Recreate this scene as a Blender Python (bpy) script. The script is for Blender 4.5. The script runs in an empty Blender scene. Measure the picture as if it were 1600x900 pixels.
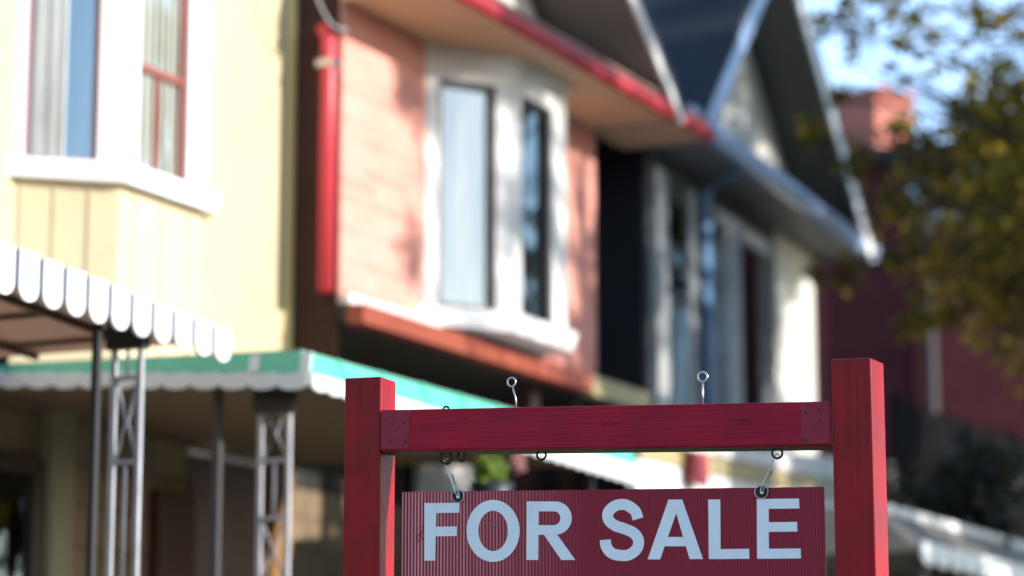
import bpy, bmesh, random
from math import *
from mathutils import Vector

random.seed(11)
C = bpy.context.scene.collection
SC = bpy.context.scene

# ------------------------------------------------------------------ camera numbers (90 mm lens, tilted up ten degrees)
FPX = 4000.0                      # focal length in units of a 1600 wide frame
TILT = atan(730.0 / FPX)
CT, ST = cos(TILT), sin(TILT)
EYE = 1.2
SUN_EL = radians(18.0)
SUN_AZ = radians(-15.0)           # measured from +X towards +Y


class Frame:
    """A vertical plane family: s runs along the wall, n out of it, z up."""
    def __init__(self, psi, px, depth):
        self.psi = psi
        self.u = (cos(psi), sin(psi))
        self.n = (sin(psi), -cos(psi))
        r = self.ray(px, 300)
        self.p0 = -(r[0] * depth * self.n[0] + depth * self.n[1])

    @staticmethod
    def ray(x, y):
        U = 450 - y
        k = FPX * CT - U * ST
        return ((x - 800) / k, (FPX * ST + U * CT) / k)

    def P(self, x, y, n):          # where a line of sight meets the plane at offset n
        r = self.ray(x, y)
        d = (n - self.p0) / (r[0] * self.n[0] + self.n[1])
        return (r[0] * d * self.u[0] + d * self.u[1], EYE + r[1] * d)

    def S(self, x, n):
        return self.P(x, 400, n)[0]

    def world(self, s, n, z=0.0):
        m = n - self.p0
        return Vector((s * self.u[0] + m * self.n[0], s * self.u[1] + m * self.n[1], z))


def vp(x):
    return pi / 2 - atan2(x - 800, sqrt(FPX * FPX + 730 * 730))


STREET = Frame(vp(2800), 455, 11.0)     # the row of houses
THIRD = Frame(vp(2400), 1010, 14.2)     # the dark house with the gable, a little turned
SIGN = Frame(radians(-20), 950, 5.55)


# ------------------------------------------------------------------ objects
def empty(name, fr, s0, n0, z=0.0):
    o = bpy.data.objects.new(name, None)
    C.objects.link(o)
    o.location = fr.world(s0, n0, z)
    o.rotation_euler = (0, 0, fr.psi)
    o['_'] = 0
    del o['_']
    return o


def tag(o, label, cat, group=None):
    o['label'] = label
    o['category'] = cat
    if group:
        o['group'] = group
    return o


class MB:
    """Collects shapes in (s, n, z) of a frame relative to a root and links them as one mesh."""
    def __init__(self, s0=0.0, n0=0.0, z0=0.0):
        self.bm = bmesh.new()
        self.o = (s0, n0, z0)
        self.mi = 0

    def v(self, s, n, z):
        return self.bm.verts.new((s - self.o[0], -(n - self.o[1]), z - self.o[2]))

    def face(self, pts):
        f = self.bm.faces.new([self.v(*p) for p in pts])
        f.material_index = self.mi
        return f

    def hexa(self, a, b):
        """a, b: matching 4-point loops of a closed solid"""
        va = [self.v(*p) for p in a]
        vb = [self.v(*p) for p in b]
        fs = [self.bm.faces.new(va[::-1]), self.bm.faces.new(vb)]
        k = len(va)
        for i in range(k):
            fs.append(self.bm.faces.new((va[i], va[(i + 1) % k], vb[(i + 1) % k], vb[i])))
        for f in fs:
            f.material_index = self.mi
        return self

    def box(self, s0, s1, n0, n1, z0, z1):
        return self.hexa([(s0, n0, z0), (s1, n0, z0), (s1, n1, z0), (s0, n1, z0)],
                         [(s0, n0, z1), (s1, n0, z1), (s1, n1, z1), (s0, n1, z1)])

    def wallbar(self, p, q, t, z0, z1, off=0.0):
        """upright slab from plan point p to q (s, n), thickness t behind its front, front pushed out by off"""
        d = Vector((q[0] - p[0], q[1] - p[1]))
        d.normalize()
        o = Vector((-d.y, d.x))           # outward (n grows) for s growing
        if o.y < 0:
            o = -o
        a, b = Vector(p) + o * off, Vector(q) + o * off
        c, e = b - o * t, a - o * t
        L = [(a.x, a.y), (b.x, b.y), (c.x, c.y), (e.x, e.y)]
        return self.hexa([(x, y, z0) for x, y in L], [(x, y, z1) for x, y in L])

    def tube(self, pts, r, k=8, closed=False):
        pts = [Vector(p) for p in pts]
        rs = r if isinstance(r, (list, tuple)) else [r] * len(pts)
        rings = []
        n = len(pts)
        for i, p in enumerate(pts):
            if closed:
                t = pts[(i + 1) % n] - pts[i - 1]
            else:
                t = pts[min(i + 1, n - 1)] - pts[max(i - 1, 0)]
            t.normalize()
            up = Vector((0, 0, 1)) if abs(t.z) < 0.9 else Vector((0, 1, 0))
            if closed:
                up = self._axis
            x = t.cross(up)
            if x.length < 1e-5:
                x = t.cross(Vector((1, 0, 0)))
            x.normalize()
            y = x.cross(t)
            rings.append([self.v(*(p + (x * cos(2 * pi * j / k) + y * sin(2 * pi * j / k)) * rs[i])) for j in range(k)])
        m = n if closed else n - 1
        for i in range(m):
            a, b = rings[i], rings[(i + 1) % n]
            for j in range(k):
                f = self.bm.faces.new((a[j], a[(j + 1) % k], b[(j + 1) % k], b[j]))
                f.smooth = True
                f.material_index = self.mi
        if not closed:
            for rg in (rings[0][::-1], rings[-1]):
                self.bm.faces.new(rg).material_index = self.mi
        return self

    def ring(self, c, R, r, axis=(0, 1, 0), sx=1.0, k=20):
        ax = Vector(axis).normalized()
        self._axis = ax
        a = ax.cross(Vector((0, 0, 1))).normalized()
        b = ax.cross(a).normalized()
        pts = [Vector(c) + a * R * sx * cos(2 * pi * i / k) + b * R * sin(2 * pi * i / k) for i in range(k)]
        return self.tube(pts, r, 8, True)

    def build(self, name, mats, parent=None, bevel=0.0, seg=2):
        bm = self.bm
        if bevel:
            bmesh.ops.bevel(bm, geom=list(bm.edges), offset=bevel, segments=seg, affect='EDGES', profile=0.6)
        bmesh.ops.recalc_face_normals(bm, faces=bm.faces)
        me = bpy.data.meshes.new(name)
        bm.to_mesh(me)
        bm.free()
        for m in (mats if isinstance(mats, (list, tuple)) else [mats]):
            me.materials.append(m)
        o = bpy.data.objects.new(name, me)
        C.objects.link(o)
        if parent is not None:
            o.parent = parent
        return o


# ------------------------------------------------------------------ materials
def new_mat(name):
    m = bpy.data.materials.new(name)
    m.use_nodes = True
    nt = m.node_tree
    b = nt.nodes['Principled BSDF']
    return m, nt, b


def paint(name, col, rough=0.6, var=0.12, scale=6.0, bump=0.0, bscale=40.0, spec=0.4, stretch=(1, 1, 1), col2=None, edge=(0.35, 0.7), metal=0.0):
    """painted or weathered surface: base colour drifting with noise, fine bump"""
    m, nt, b = new_mat(name)
    tc = nt.nodes.new('ShaderNodeTexCoord')
    mp = nt.nodes.new('ShaderNodeMapping')
    mp.inputs['Scale'].default_value = stretch
    nt.links.new(tc.outputs['Object'], mp.inputs['Vector'])
    nz = nt.nodes.new('ShaderNodeTexNoise')
    nz.inputs['Scale'].default_value = scale
    nz.inputs['Detail'].default_value = 6
    nz.inputs['Roughness'].default_value = 0.65
    nt.links.new(mp.outputs[0], nz.inputs['Vector'])
    rp = nt.nodes.new('ShaderNodeValToRGB')
    c2 = col2 if col2 else tuple(c * (1 - 2 * var) for c in col)
    rp.color_ramp.elements[0].position = edge[0]
    rp.color_ramp.elements[1].position = edge[1]
    rp.color_ramp.elements[0].color = (*c2, 1)
    rp.color_ramp.elements[1].color = (*col, 1)
    nt.links.new(nz.outputs['Fac'], rp.inputs['Fac'])
    nt.links.new(rp.outputs['Color'], b.inputs['Base Color'])
    b.inputs['Roughness'].default_value = rough
    b.inputs['Specular IOR Level'].default_value = spec
    b.inputs['Metallic'].default_value = metal
    if bump:
        n2 = nt.nodes.new('ShaderNodeTexNoise')
        n2.inputs['Scale'].default_value = bscale
        n2.inputs['Detail'].default_value = 8
        nt.links.new(mp.outputs[0], n2.inputs['Vector'])
        bp = nt.nodes.new('ShaderNodeBump')
        bp.inputs['Strength'].default_value = bump
        bp.inputs['Distance'].default_value = 0.01
        nt.links.new(n2.outputs['Fac'], bp.inputs['Height'])
        nt.links.new(bp.outputs[0], b.inputs['Normal'])
    return m


def brick(name, c1, c2, mortar, bw=0.21, bh=0.07, side=False):
    m, nt, b = new_mat(name)
    tc = nt.nodes.new('ShaderNodeTexCoord')
    sp = nt.nodes.new('ShaderNodeSeparateXYZ')
    cb = nt.nodes.new('ShaderNodeCombineXYZ')
    ad = nt.nodes.new('ShaderNodeMath')
    nt.links.new(tc.outputs['Object'], sp.inputs[0])
    nt.links.new(sp.outputs['X'], ad.inputs[0])
    nt.links.new(sp.outputs['Y'], ad.inputs[1])
    nt.links.new(ad.outputs[0], cb.inputs['X'])
    nt.links.new(sp.outputs['Z'], cb.inputs['Y'])
    bt = nt.nodes.new('ShaderNodeTexBrick')
    bt.inputs['Scale'].default_value = 1.0
    bt.inputs['Brick Width'].default_value = bw
    bt.inputs['Row Height'].default_value = bh
    bt.inputs['Mortar Size'].default_value = 0.006
    bt.inputs['Color1'].default_value = (*c1, 1)
    bt.inputs['Color2'].default_value = (*c2, 1)
    bt.inputs['Mortar'].default_value = (*mortar, 1)
    nt.links.new(cb.outputs[0], bt.inputs['Vector'])
    nz = nt.nodes.new('ShaderNodeTexNoise')
    nz.inputs['Scale'].default_value = 2.5
    nz.inputs['Detail'].default_value = 8
    nt.links.new(tc.outputs['Object'], nz.inputs['Vector'])
    mx = nt.nodes.new('ShaderNodeMix')
    mx.data_type = 'RGBA'
    mx.blend_type = 'MULTIPLY'
    mx.inputs['Factor'].default_value = 0.45
    nt.links.new(bt.outputs['Color'], mx.inputs['A'])
    nt.links.new(nz.outputs['Color'], mx.inputs['B'])
    rp = nt.nodes.new('ShaderNodeValToRGB')
    rp.color_ramp.elements[0].position = 0.3
    rp.color_ramp.elements[0].color = (0.72, 0.72, 0.72, 1)
    rp.color_ramp.elements[1].position = 0.7
    nt.links.new(nz.outputs['Fac'], rp.inputs['Fac'])
    nt.links.new(rp.outputs['Color'], mx.inputs['B'])
    nt.links.new(mx.outputs['Result'], b.inputs['Base Color'])
    bp = nt.nodes.new('ShaderNodeBump')
    bp.inputs['Strength'].default_value = 0.5
    bp.inputs['Distance'].default_value = 0.008
    bp.invert = True
    nt.links.new(bt.outputs['Fac'], bp.inputs['Height'])
    nt.links.new(bp.outputs[0], b.inputs['Normal'])
    b.inputs['Roughness'].default_value = 0.85
    b.inputs['Specular IOR Level'].default_value = 0.2
    return m


def siding(name, col, pitch=0.11, axis='Z', depth=0.006, var=0.06):
    """lapped boards: saw-tooth bump along one axis"""
    m, nt, b = new_mat(name)
    tc = nt.nodes.new('ShaderNodeTexCoord')
    sp = nt.nodes.new('ShaderNodeSeparateXYZ')
    nt.links.new(tc.outputs['Object'], sp.inputs[0])
    dv = nt.nodes.new('ShaderNodeMath'); dv.operation = 'DIVIDE'
    dv.inputs[1].default_value = pitch
    nt.links.new(sp.outputs[axis], dv.inputs[0])
    fr = nt.nodes.new('ShaderNodeMath'); fr.operation = 'FRACT'
    nt.links.new(dv.outputs[0], fr.inputs[0])
    bp = nt.nodes.new('ShaderNodeBump')
    bp.inputs['Strength'].default_value = 0.7
    bp.inputs['Distance'].default_value = depth
    bp.invert = True
    nt.links.new(fr.outputs[0], bp.inputs['Height'])
    nt.links.new(bp.outputs[0], b.inputs['Normal'])
    nz = nt.nodes.new('ShaderNodeTexNoise')
    nz.inputs['Scale'].default_value = 2.0
    nz.inputs['Detail'].default_value = 8
    nt.links.new(tc.outputs['Object'], nz.inputs['Vector'])
    rp = nt.nodes.new('ShaderNodeValToRGB')
    rp.color_ramp.elements[0].position = 0.3
    rp.color_ramp.elements[1].position = 0.7
    rp.color_ramp.elements[0].color = (*[c * (1 - 2 * var) for c in col], 1)
    rp.color_ramp.elements[1].color = (*col, 1)
    nt.links.new(nz.outputs['Fac'], rp.inputs['Fac'])
    nt.links.new(rp.outputs[0], b.inputs['Base Color'])
    b.inputs['Roughness'].default_value = 0.55
    b.inputs['Specular IOR Level'].default_value = 0.3
    return m


def glass(name, refl=0.35, tint=(0.85, 0.9, 0.92), ior=1.5):
    """old double window: a mirror-like share over a clear pane"""
    m, nt, b = new_mat(name)
    nt.nodes.remove(b)
    out = nt.nodes['Material Output']
    tr = nt.nodes.new('ShaderNodeBsdfTransparent')
    tr.inputs['Color'].default_value = (*tint, 1)
    gl = nt.nodes.new('ShaderNodeBsdfGlossy')
    gl.inputs['Roughness'].default_value = 0.02
    gl.inputs['Color'].default_value = (0.84, 0.90, 0.90, 1)
    lw = nt.nodes.new('ShaderNodeFresnel')
    lw.inputs['IOR'].default_value = ior
    ad = nt.nodes.new('ShaderNodeMath')
    ad.use_clamp = True
    ad.inputs[1].default_value = refl
    nt.links.new(lw.outputs[0], ad.inputs[0])
    nz = nt.nodes.new('ShaderNodeTexNoise')
    nz.inputs['Scale'].default_value = 1.6
    bp = nt.nodes.new('ShaderNodeBump')
    bp.inputs['Strength'].default_value = 0.25
    bp.inputs['Distance'].default_value = 0.02
    nt.links.new(nz.outputs['Fac'], bp.inputs['Height'])
    nt.links.new(bp.outputs[0], gl.inputs['Normal'])
    mx = nt.nodes.new('ShaderNodeMixShader')
    nt.links.new(ad.outputs[0], mx.inputs['Fac'])
    nt.links.new(tr.outputs[0], mx.inputs[1])
    nt.links.new(gl.outputs[0], mx.inputs[2])
    nt.links.new(mx.outputs[0], out.inputs['Surface'])
    return m


def leaf_mat(name, stops, transl=0.35):
    m, nt, b = new_mat(name)
    out = nt.nodes['Material Output']
    ge = nt.nodes.new('ShaderNodeNewGeometry')
    rp = nt.nodes.new('ShaderNodeValToRGB')
    els = rp.color_ramp.elements
    while len(els) < len(stops):
        els.new(0.5)
    for e, (p, c) in zip(els, stops):
        e.position = p
        e.color = (*c, 1)
    nt.links.new(ge.outputs['Random Per Island'], rp.inputs['Fac'])
    nt.links.new(rp.outputs[0], b.inputs['Base Color'])
    b.inputs['Roughness'].default_value = 0.5
    b.inputs['Specular IOR Level'].default_value = 0.35
    tl = nt.nodes.new('ShaderNodeBsdfTranslucent')
    nt.links.new(rp.outputs[0], tl.inputs['Color'])
    mx = nt.nodes.new('ShaderNodeMixShader')
    mx.inputs['Fac'].default_value = transl
    nt.links.new(b.outputs[0], mx.inputs[1])
    nt.links.new(tl.outputs[0], mx.inputs[2])
    nt.links.new(mx.outputs[0], out.inputs['Surface'])
    return m


def sign_red(name, base, dark, rough, grain=(1, 14, 14)):
    """brushed red gloss paint on timber: grain along the length, darker weathered streaks, small chips"""
    m, nt, b = new_mat(name)
    tc = nt.nodes.new('ShaderNodeTexCoord')
    mp = nt.nodes.new('ShaderNodeMapping')
    nt.links.new(tc.outputs['Object'], mp.inputs['Vector'])
    m['_'] = 0
    del m['_']
    mp.inputs['Scale'].default_value = (1, 1, 1)
    nz = nt.nodes.new('ShaderNodeTexNoise')
    nz.inputs['Scale'].default_value = 7
    nz.inputs['Detail'].default_value = 7
    nt.links.new(mp.outputs[0], nz.inputs['Vector'])
    rp = nt.nodes.new('ShaderNodeValToRGB')
    rp.color_ramp.elements[0].position = 0.36
    rp.color_ramp.elements[1].position = 0.66
    rp.color_ramp.elements[0].color = (*dark, 1)
    rp.color_ramp.elements[1].color = (*base, 1)
    nt.links.new(nz.outputs['Fac'], rp.inputs['Fac'])
    # chips and specks in the paint
    n3 = nt.nodes.new('ShaderNodeTexNoise')
    n3.inputs['Scale'].default_value = 55
    n3.inputs['Detail'].default_value = 3
    nt.links.new(mp.outputs[0], n3.inputs['Vector'])
    r3 = nt.nodes.new('ShaderNodeValToRGB')
    r3.color_ramp.elements[0].position = 0.725
    r3.color_ramp.elements[1].position = 0.75
    nt.links.new(n3.outputs['Fac'], r3.inputs['Fac'])
    mx = nt.nodes.new('ShaderNodeMix')
    mx.data_type = 'RGBA'
    nt.links.new(r3.outputs[0], mx.inputs['Factor'])
    nt.links.new(rp.outputs[0], mx.inputs['A'])
    mx.inputs['B'].default_value = (0.05, 0.012, 0.016, 1)
    m2 = nt.nodes.new('ShaderNodeMapping')
    nt.links.new(tc.outputs['Generated'], m2.inputs['Vector'])
    m2.name = 'grain_map'
    m2.inputs['Scale'].default_value = grain
    n2 = nt.nodes.new('ShaderNodeTexNoise')
    n2.inputs['Scale'].default_value = 3
    n2.inputs['Detail'].default_value = 6
    n2.inputs['Distortion'].default_value = 0.4
    nt.links.new(m2.outputs[0], n2.inputs['Vector'])
    r2 = nt.nodes.new('ShaderNodeValToRGB')      # brush marks along the grain
    r2.color_ramp.elements[0].position = 0.32
    r2.color_ramp.elements[0].color = (0.55, 0.5, 0.6, 1)
    r2.color_ramp.elements[1].position = 0.62
    r2.color_ramp.elements[1].color = (1.1, 1.05, 1.05, 1)
    nt.links.new(n2.outputs['Fac'], r2.inputs['Fac'])
    mu = nt.nodes.new('ShaderNodeMix')
    mu.data_type = 'RGBA'
    mu.blend_type = 'MULTIPLY'
    mu.inputs['Factor'].default_value = 0.5
    nt.links.new(mx.outputs['Result'], mu.inputs['A'])
    nt.links.new(r2.outputs['Color'], mu.inputs['B'])
    nt.links.new(mu.outputs['Result'], b.inputs['Base Color'])
    bp = nt.nodes.new('ShaderNodeBump')
    bp.inputs['Strength'].default_value = 0.5
    bp.inputs['Distance'].default_value = 0.003
    nt.links.new(n2.outputs['Fac'], bp.inputs['Height'])
    nt.links.new(bp.outputs[0], b.inputs['Normal'])
    rr = nt.nodes.new('ShaderNodeMapRange')
    rr.inputs['To Min'].default_value = rough - 0.1
    rr.inputs['To Max'].default_value = rough + 0.15
    nt.links.new(nz.outputs['Fac'], rr.inputs['Value'])
    nt.links.new(rr.outputs[0], b.inputs['Roughness'])
    b.inputs['Specular IOR Level'].default_value = 0.16
    return m


M = {}
M['yellow'] = siding('pale_yellow_siding', (0.53, 0.445, 0.26), 0.1, 'Z', 0.012)
M['yellow_board'] = paint('pale_yellow_boards', (0.57, 0.485, 0.305), 0.55, 0.05, 3)
M['yellow_trim'] = paint('yellow_corner_paint', (0.72, 0.60, 0.26), 0.5, 0.05, 3)
M['white'] = paint('white_trim_paint', (0.80, 0.79, 0.78), 0.45, 0.05, 4)
M['white_dirty'] = paint('weathered_white_paint', (0.72, 0.70, 0.66), 0.55, 0.14, 5)
M['sash_brown'] = paint('red_brown_sash_paint', (0.30, 0.09, 0.065), 0.4, 0.1, 8)
M['sash_dark'] = paint('dark_brown_sash_paint', (0.035, 0.018, 0.016), 0.35, 0.1, 8)
M['glass'] = glass('window_glass', 0.34)
M['glass_dark'] = glass('dark_window_glass', 0.22, (0.6, 0.68, 0.75))
M['pane_black'] = glass('shaded_window_glass', 0.03, (0.5, 0.5, 0.5), 1.12)
M['porch_glass'] = glass('porch_window_glass', 0.08, (0.6, 0.6, 0.6))
M['bay_glass'] = glass('bay_window_glass', 0.22, (0.5, 0.55, 0.65))
M['curtain'] = paint('grey_green_curtain', (0.66, 0.66, 0.56), 0.9, 0.25, 5, stretch=(9, 9, 0.3))
M['curtain_white'] = paint('white_net_curtain', (0.6, 0.62, 0.6), 0.9, 0.2, 4, stretch=(3, 3, 0.4))
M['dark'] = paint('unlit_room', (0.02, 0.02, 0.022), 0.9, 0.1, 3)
M['brick'] = brick('salmon_brick', (0.72, 0.33, 0.26), (0.62, 0.25, 0.19), (0.66, 0.34, 0.28))
M['brick_dark'] = brick('brown_and_shaded_brick', (0.055, 0.022, 0.018), (0.04, 0.016, 0.013), (0.04, 0.027, 0.022))
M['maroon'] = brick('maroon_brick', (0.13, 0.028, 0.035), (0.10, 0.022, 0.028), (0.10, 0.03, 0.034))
M['chimney'] = brick('red_chimney_brick', (0.55, 0.16, 0.12), (0.46, 0.12, 0.09), (0.5, 0.3, 0.26))
M['stone'] = brick('tan_stone_blocks', (0.34, 0.25, 0.155), (0.23, 0.165, 0.10), (0.13, 0.095, 0.065), 0.30, 0.17)
M['red'] = paint('red_gutter_paint', (0.42, 0.03, 0.04), 0.45, 0.2, 5)
M['red_pipe'] = paint('red_downspout_paint', (0.60, 0.05, 0.065), 0.38, 0.08, 5)
M['orange'] = paint('rust_orange_fascia_paint', (0.32, 0.058, 0.026), 0.5, 0.2, 3.0, stretch=(1, 1, 0.4))
M['soffit'] = paint('tan_soffit_paint', (0.60, 0.40, 0.24), 0.6, 0.08, 2)
M['soffit_grey'] = paint('grey_soffit_paint', (0.20, 0.20, 0.19), 0.6, 0.1, 2)
M['shingle'] = paint('dark_shingles', (0.022, 0.026, 0.038), 0.8, 0.2, 14, 0.5, 60)
M['shingle_red'] = paint('pinkish_red_shingles', (0.40, 0.22, 0.17), 0.8, 0.2, 10, 0.5, 60)
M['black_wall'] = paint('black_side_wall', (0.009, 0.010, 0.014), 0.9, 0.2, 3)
M['render_shaded'] = paint('shade_dark_render', (0.075, 0.078, 0.085), 0.8, 0.15, 4, 0.3, 60)  # deep tree shade on the wall is put into this dark tone
M['trim_and_sun_streaks'] = paint('grey_trim_and_sun_streaks', (0.42, 0.42, 0.41), 0.6, 0.25, 5)
M['blue'] = paint('blue_downspout_paint', (0.20, 0.36, 0.60), 0.4, 0.06, 6)
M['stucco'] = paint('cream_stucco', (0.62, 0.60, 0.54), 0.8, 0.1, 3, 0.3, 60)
M['gutter'] = paint('shade_blue_gutter_metal', (0.30, 0.42, 0.64), 0.3, 0.08, 4, spec=0.6)  # blue of sky-lit shade is put into this colour
M['green'] = paint('green_awning_enamel', (0.11, 0.50, 0.35), 0.4, 0.06, 4)
M['awning_white'] = paint('white_awning_enamel', (0.66, 0.67, 0.69), 0.4, 0.05, 4)
M['awning_seam'] = paint('grey_blue_seam', (0.17, 0.19, 0.23), 0.5, 0.1, 4)
M['ceiling'] = paint('brown_ceiling_boards', (0.80, 0.52, 0.42), 0.7, 0.1, 2, stretch=(0.5, 6, 1))
M['joist'] = paint('dark_joist', (0.10, 0.055, 0.04), 0.7, 0.1, 4)
M['iron'] = paint('black_iron_paint', (0.025, 0.025, 0.027), 0.45, 0.1, 9)
M['iron_pale'] = paint('pale_grey_iron_paint', (0.46, 0.46, 0.49), 0.4, 0.15, 9)
M['pipe_grey'] = paint('grey_pipe_paint', (0.06, 0.055, 0.058), 0.7, 0.1, 6)
M['under'] = paint('brown_porch_ceiling', (0.15, 0.105, 0.06), 0.8, 0.12, 2, stretch=(1, 5, 1))
M['door'] = paint('dark_brown_door', (0.07, 0.03, 0.018), 0.5, 0.15, 5, stretch=(4, 4, 0.6))
M['wood'] = paint('orange_brown_frame', (0.27, 0.14, 0.05), 0.5, 0.15, 6)
M['tan'] = paint('tan_column_paint', (0.34, 0.30, 0.20), 0.6, 0.08, 3)
M['panel'] = paint('greyish_brown_blind', (0.22, 0.16, 0.14), 0.8, 0.12, 3, stretch=(1, 1, 8))
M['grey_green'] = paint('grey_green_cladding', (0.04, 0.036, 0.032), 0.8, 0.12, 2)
M['concrete'] = paint('concrete', (0.38, 0.36, 0.33), 0.85, 0.12, 3, 0.3, 50)
M['asphalt'] = paint('asphalt', (0.055, 0.055, 0.057), 0.9, 0.15, 8, 0.5, 90)
M['lawn'] = paint('lawn', (0.06, 0.095, 0.03), 0.95, 0.2, 5, 0.8, 120)
M['fence'] = paint('black_fence_paint', (0.010, 0.010, 0.011), 0.85, 0.1, 8, spec=0.05)
M['car'] = paint('blue_grey_car_paint', (0.16, 0.20, 0.27), 0.25, 0.05, 3, spec=0.6)
M['rubber'] = paint('tyre_rubber', (0.02, 0.02, 0.02), 0.8, 0.1, 8)
M['bark'] = paint('grey_brown_bark', (0.10, 0.075, 0.055), 0.9, 0.2, 12, 0.8, 40, stretch=(1, 1, 0.25))
M['tan_wood'] = paint('tan_porch_beam_paint', (0.42, 0.34, 0.17), 0.55, 0.1, 3)
M['red_dark'] = paint('darkened_red_paint', (0.085, 0.006, 0.014), 0.5, 0.2, 30)
M['rail_grey'] = paint('weathered_grey_white_paint', (0.52, 0.50, 0.47), 0.6, 0.12, 4)
M['tan_grey'] = paint('tan_grey_sheet_paint', (0.22, 0.20, 0.17), 0.7, 0.12, 4)
M['zinc'] = paint('zinc_plated_wire', (0.62, 0.62, 0.64), 0.3, 0.15, 30, metal=1.0)
M['dark_steel'] = paint('dark_steel', (0.03, 0.028, 0.03), 0.45, 0.2, 40, metal=0.3)
M['letter'] = paint('white_vinyl', (0.84, 0.87, 0.94), 0.4, 0.05, 12)
M['post_red'] = sign_red('red_timber_gloss', (0.34, 0.005, 0.016), (0.22, 0.004, 0.008), 0.36, (7, 7, 1.2))
M['beam_red'] = sign_red('red_beam_gloss', (0.41, 0.006, 0.028), (0.30, 0.005, 0.027), 0.38, (1.4, 5, 8))
M['plate_red'] = paint('overpainted_metal_plate', (0.30, 0.006, 0.033), 0.42, 0.15, 18, 0.2, 60, spec=0.3)
M['beam_under'] = paint('bare_beam_underside', (0.13, 0.10, 0.05), 0.7, 0.2, 12, stretch=(0.4, 4, 1))
M['leaf_a'] = leaf_mat('autumn_leaves', [(0.0, (0.055, 0.058, 0.014)), (0.4, (0.14, 0.125, 0.02)), (0.68, (0.34, 0.25, 0.03)), (0.93, (0.66, 0.44, 0.05))], 0.55)
M['leaf_b'] = leaf_mat('green_leaves', [(0.0, (0.04, 0.07, 0.014)), (0.6, (0.07, 0.11, 0.02)), (1.0, (0.16, 0.16, 0.03))])
M['leaf_bright'] = leaf_mat('yellow_green_leaves', [(0.0, (0.16, 0.25, 0.04)), (0.6, (0.27, 0.38, 0.06)), (1.0, (0.38, 0.48, 0.10))], 0.4)
M['petal'] = leaf_mat('pink_petals', [(0.0, (0.50, 0.22, 0.22)), (1.0, (0.60, 0.35, 0.32))], 0.3)
M['hedge'] = leaf_mat('dark_hedge_leaves', [(0.0, (0.008, 0.010, 0.006)), (0.7, (0.014, 0.018, 0.009)), (1.0, (0.03, 0.03, 0.012))], 0.2)


def board_mat():
    """fluted plastic sheet: vertical ribs, sun glow through them painted as pink lines fading rightwards"""
    m, nt, b = new_mat('maroon_fluted_plastic')
    out = nt.nodes['Material Output']
    tc = nt.nodes.new('ShaderNodeTexCoord')
    sp = nt.nodes.new('ShaderNodeSeparateXYZ')
    nt.links.new(tc.outputs['Object'], sp.inputs[0])
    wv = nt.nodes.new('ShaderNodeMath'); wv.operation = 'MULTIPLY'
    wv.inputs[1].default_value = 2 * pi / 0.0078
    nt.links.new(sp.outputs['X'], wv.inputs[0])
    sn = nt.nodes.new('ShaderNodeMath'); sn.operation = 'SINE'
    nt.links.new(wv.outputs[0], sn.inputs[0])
    # how strongly the painted sun glow shows in the ribs: strong at the left end, none past the middle, broken up by noise
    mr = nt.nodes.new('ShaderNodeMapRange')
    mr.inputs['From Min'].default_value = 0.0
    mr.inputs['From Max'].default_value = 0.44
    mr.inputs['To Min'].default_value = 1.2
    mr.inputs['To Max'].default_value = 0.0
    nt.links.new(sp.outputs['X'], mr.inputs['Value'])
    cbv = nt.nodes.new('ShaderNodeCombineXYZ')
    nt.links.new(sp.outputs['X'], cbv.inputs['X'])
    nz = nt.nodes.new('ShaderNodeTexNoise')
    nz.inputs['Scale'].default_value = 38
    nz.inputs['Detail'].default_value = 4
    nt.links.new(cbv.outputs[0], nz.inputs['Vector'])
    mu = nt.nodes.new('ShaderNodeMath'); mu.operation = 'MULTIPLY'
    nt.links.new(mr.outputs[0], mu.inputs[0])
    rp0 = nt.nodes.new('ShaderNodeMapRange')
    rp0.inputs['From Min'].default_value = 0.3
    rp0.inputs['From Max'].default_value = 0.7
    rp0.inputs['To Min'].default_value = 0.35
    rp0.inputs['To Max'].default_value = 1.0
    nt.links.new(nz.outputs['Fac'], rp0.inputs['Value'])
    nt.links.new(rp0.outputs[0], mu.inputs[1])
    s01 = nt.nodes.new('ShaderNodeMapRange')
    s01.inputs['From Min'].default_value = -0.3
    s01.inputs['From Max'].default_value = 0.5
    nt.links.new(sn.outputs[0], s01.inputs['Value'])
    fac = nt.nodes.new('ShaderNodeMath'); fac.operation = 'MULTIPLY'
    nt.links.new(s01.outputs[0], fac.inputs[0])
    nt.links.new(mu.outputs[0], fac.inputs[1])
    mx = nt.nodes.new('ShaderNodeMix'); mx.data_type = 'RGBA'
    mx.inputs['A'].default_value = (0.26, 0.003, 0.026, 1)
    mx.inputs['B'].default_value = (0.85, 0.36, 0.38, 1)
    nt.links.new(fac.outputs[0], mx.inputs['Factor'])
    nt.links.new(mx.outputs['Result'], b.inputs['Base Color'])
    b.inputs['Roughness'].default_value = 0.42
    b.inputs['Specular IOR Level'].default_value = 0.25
    bp = nt.nodes.new('ShaderNodeBump')
    bp.inputs['Strength'].default_value = 0.5
    bp.inputs['Distance'].default_value = 0.0015
    nt.links.new(sn.outputs[0], bp.inputs['Height'])
    nt.links.new(bp.outputs[0], b.inputs['Normal'])
    return m


M['board'] = board_mat()

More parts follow.
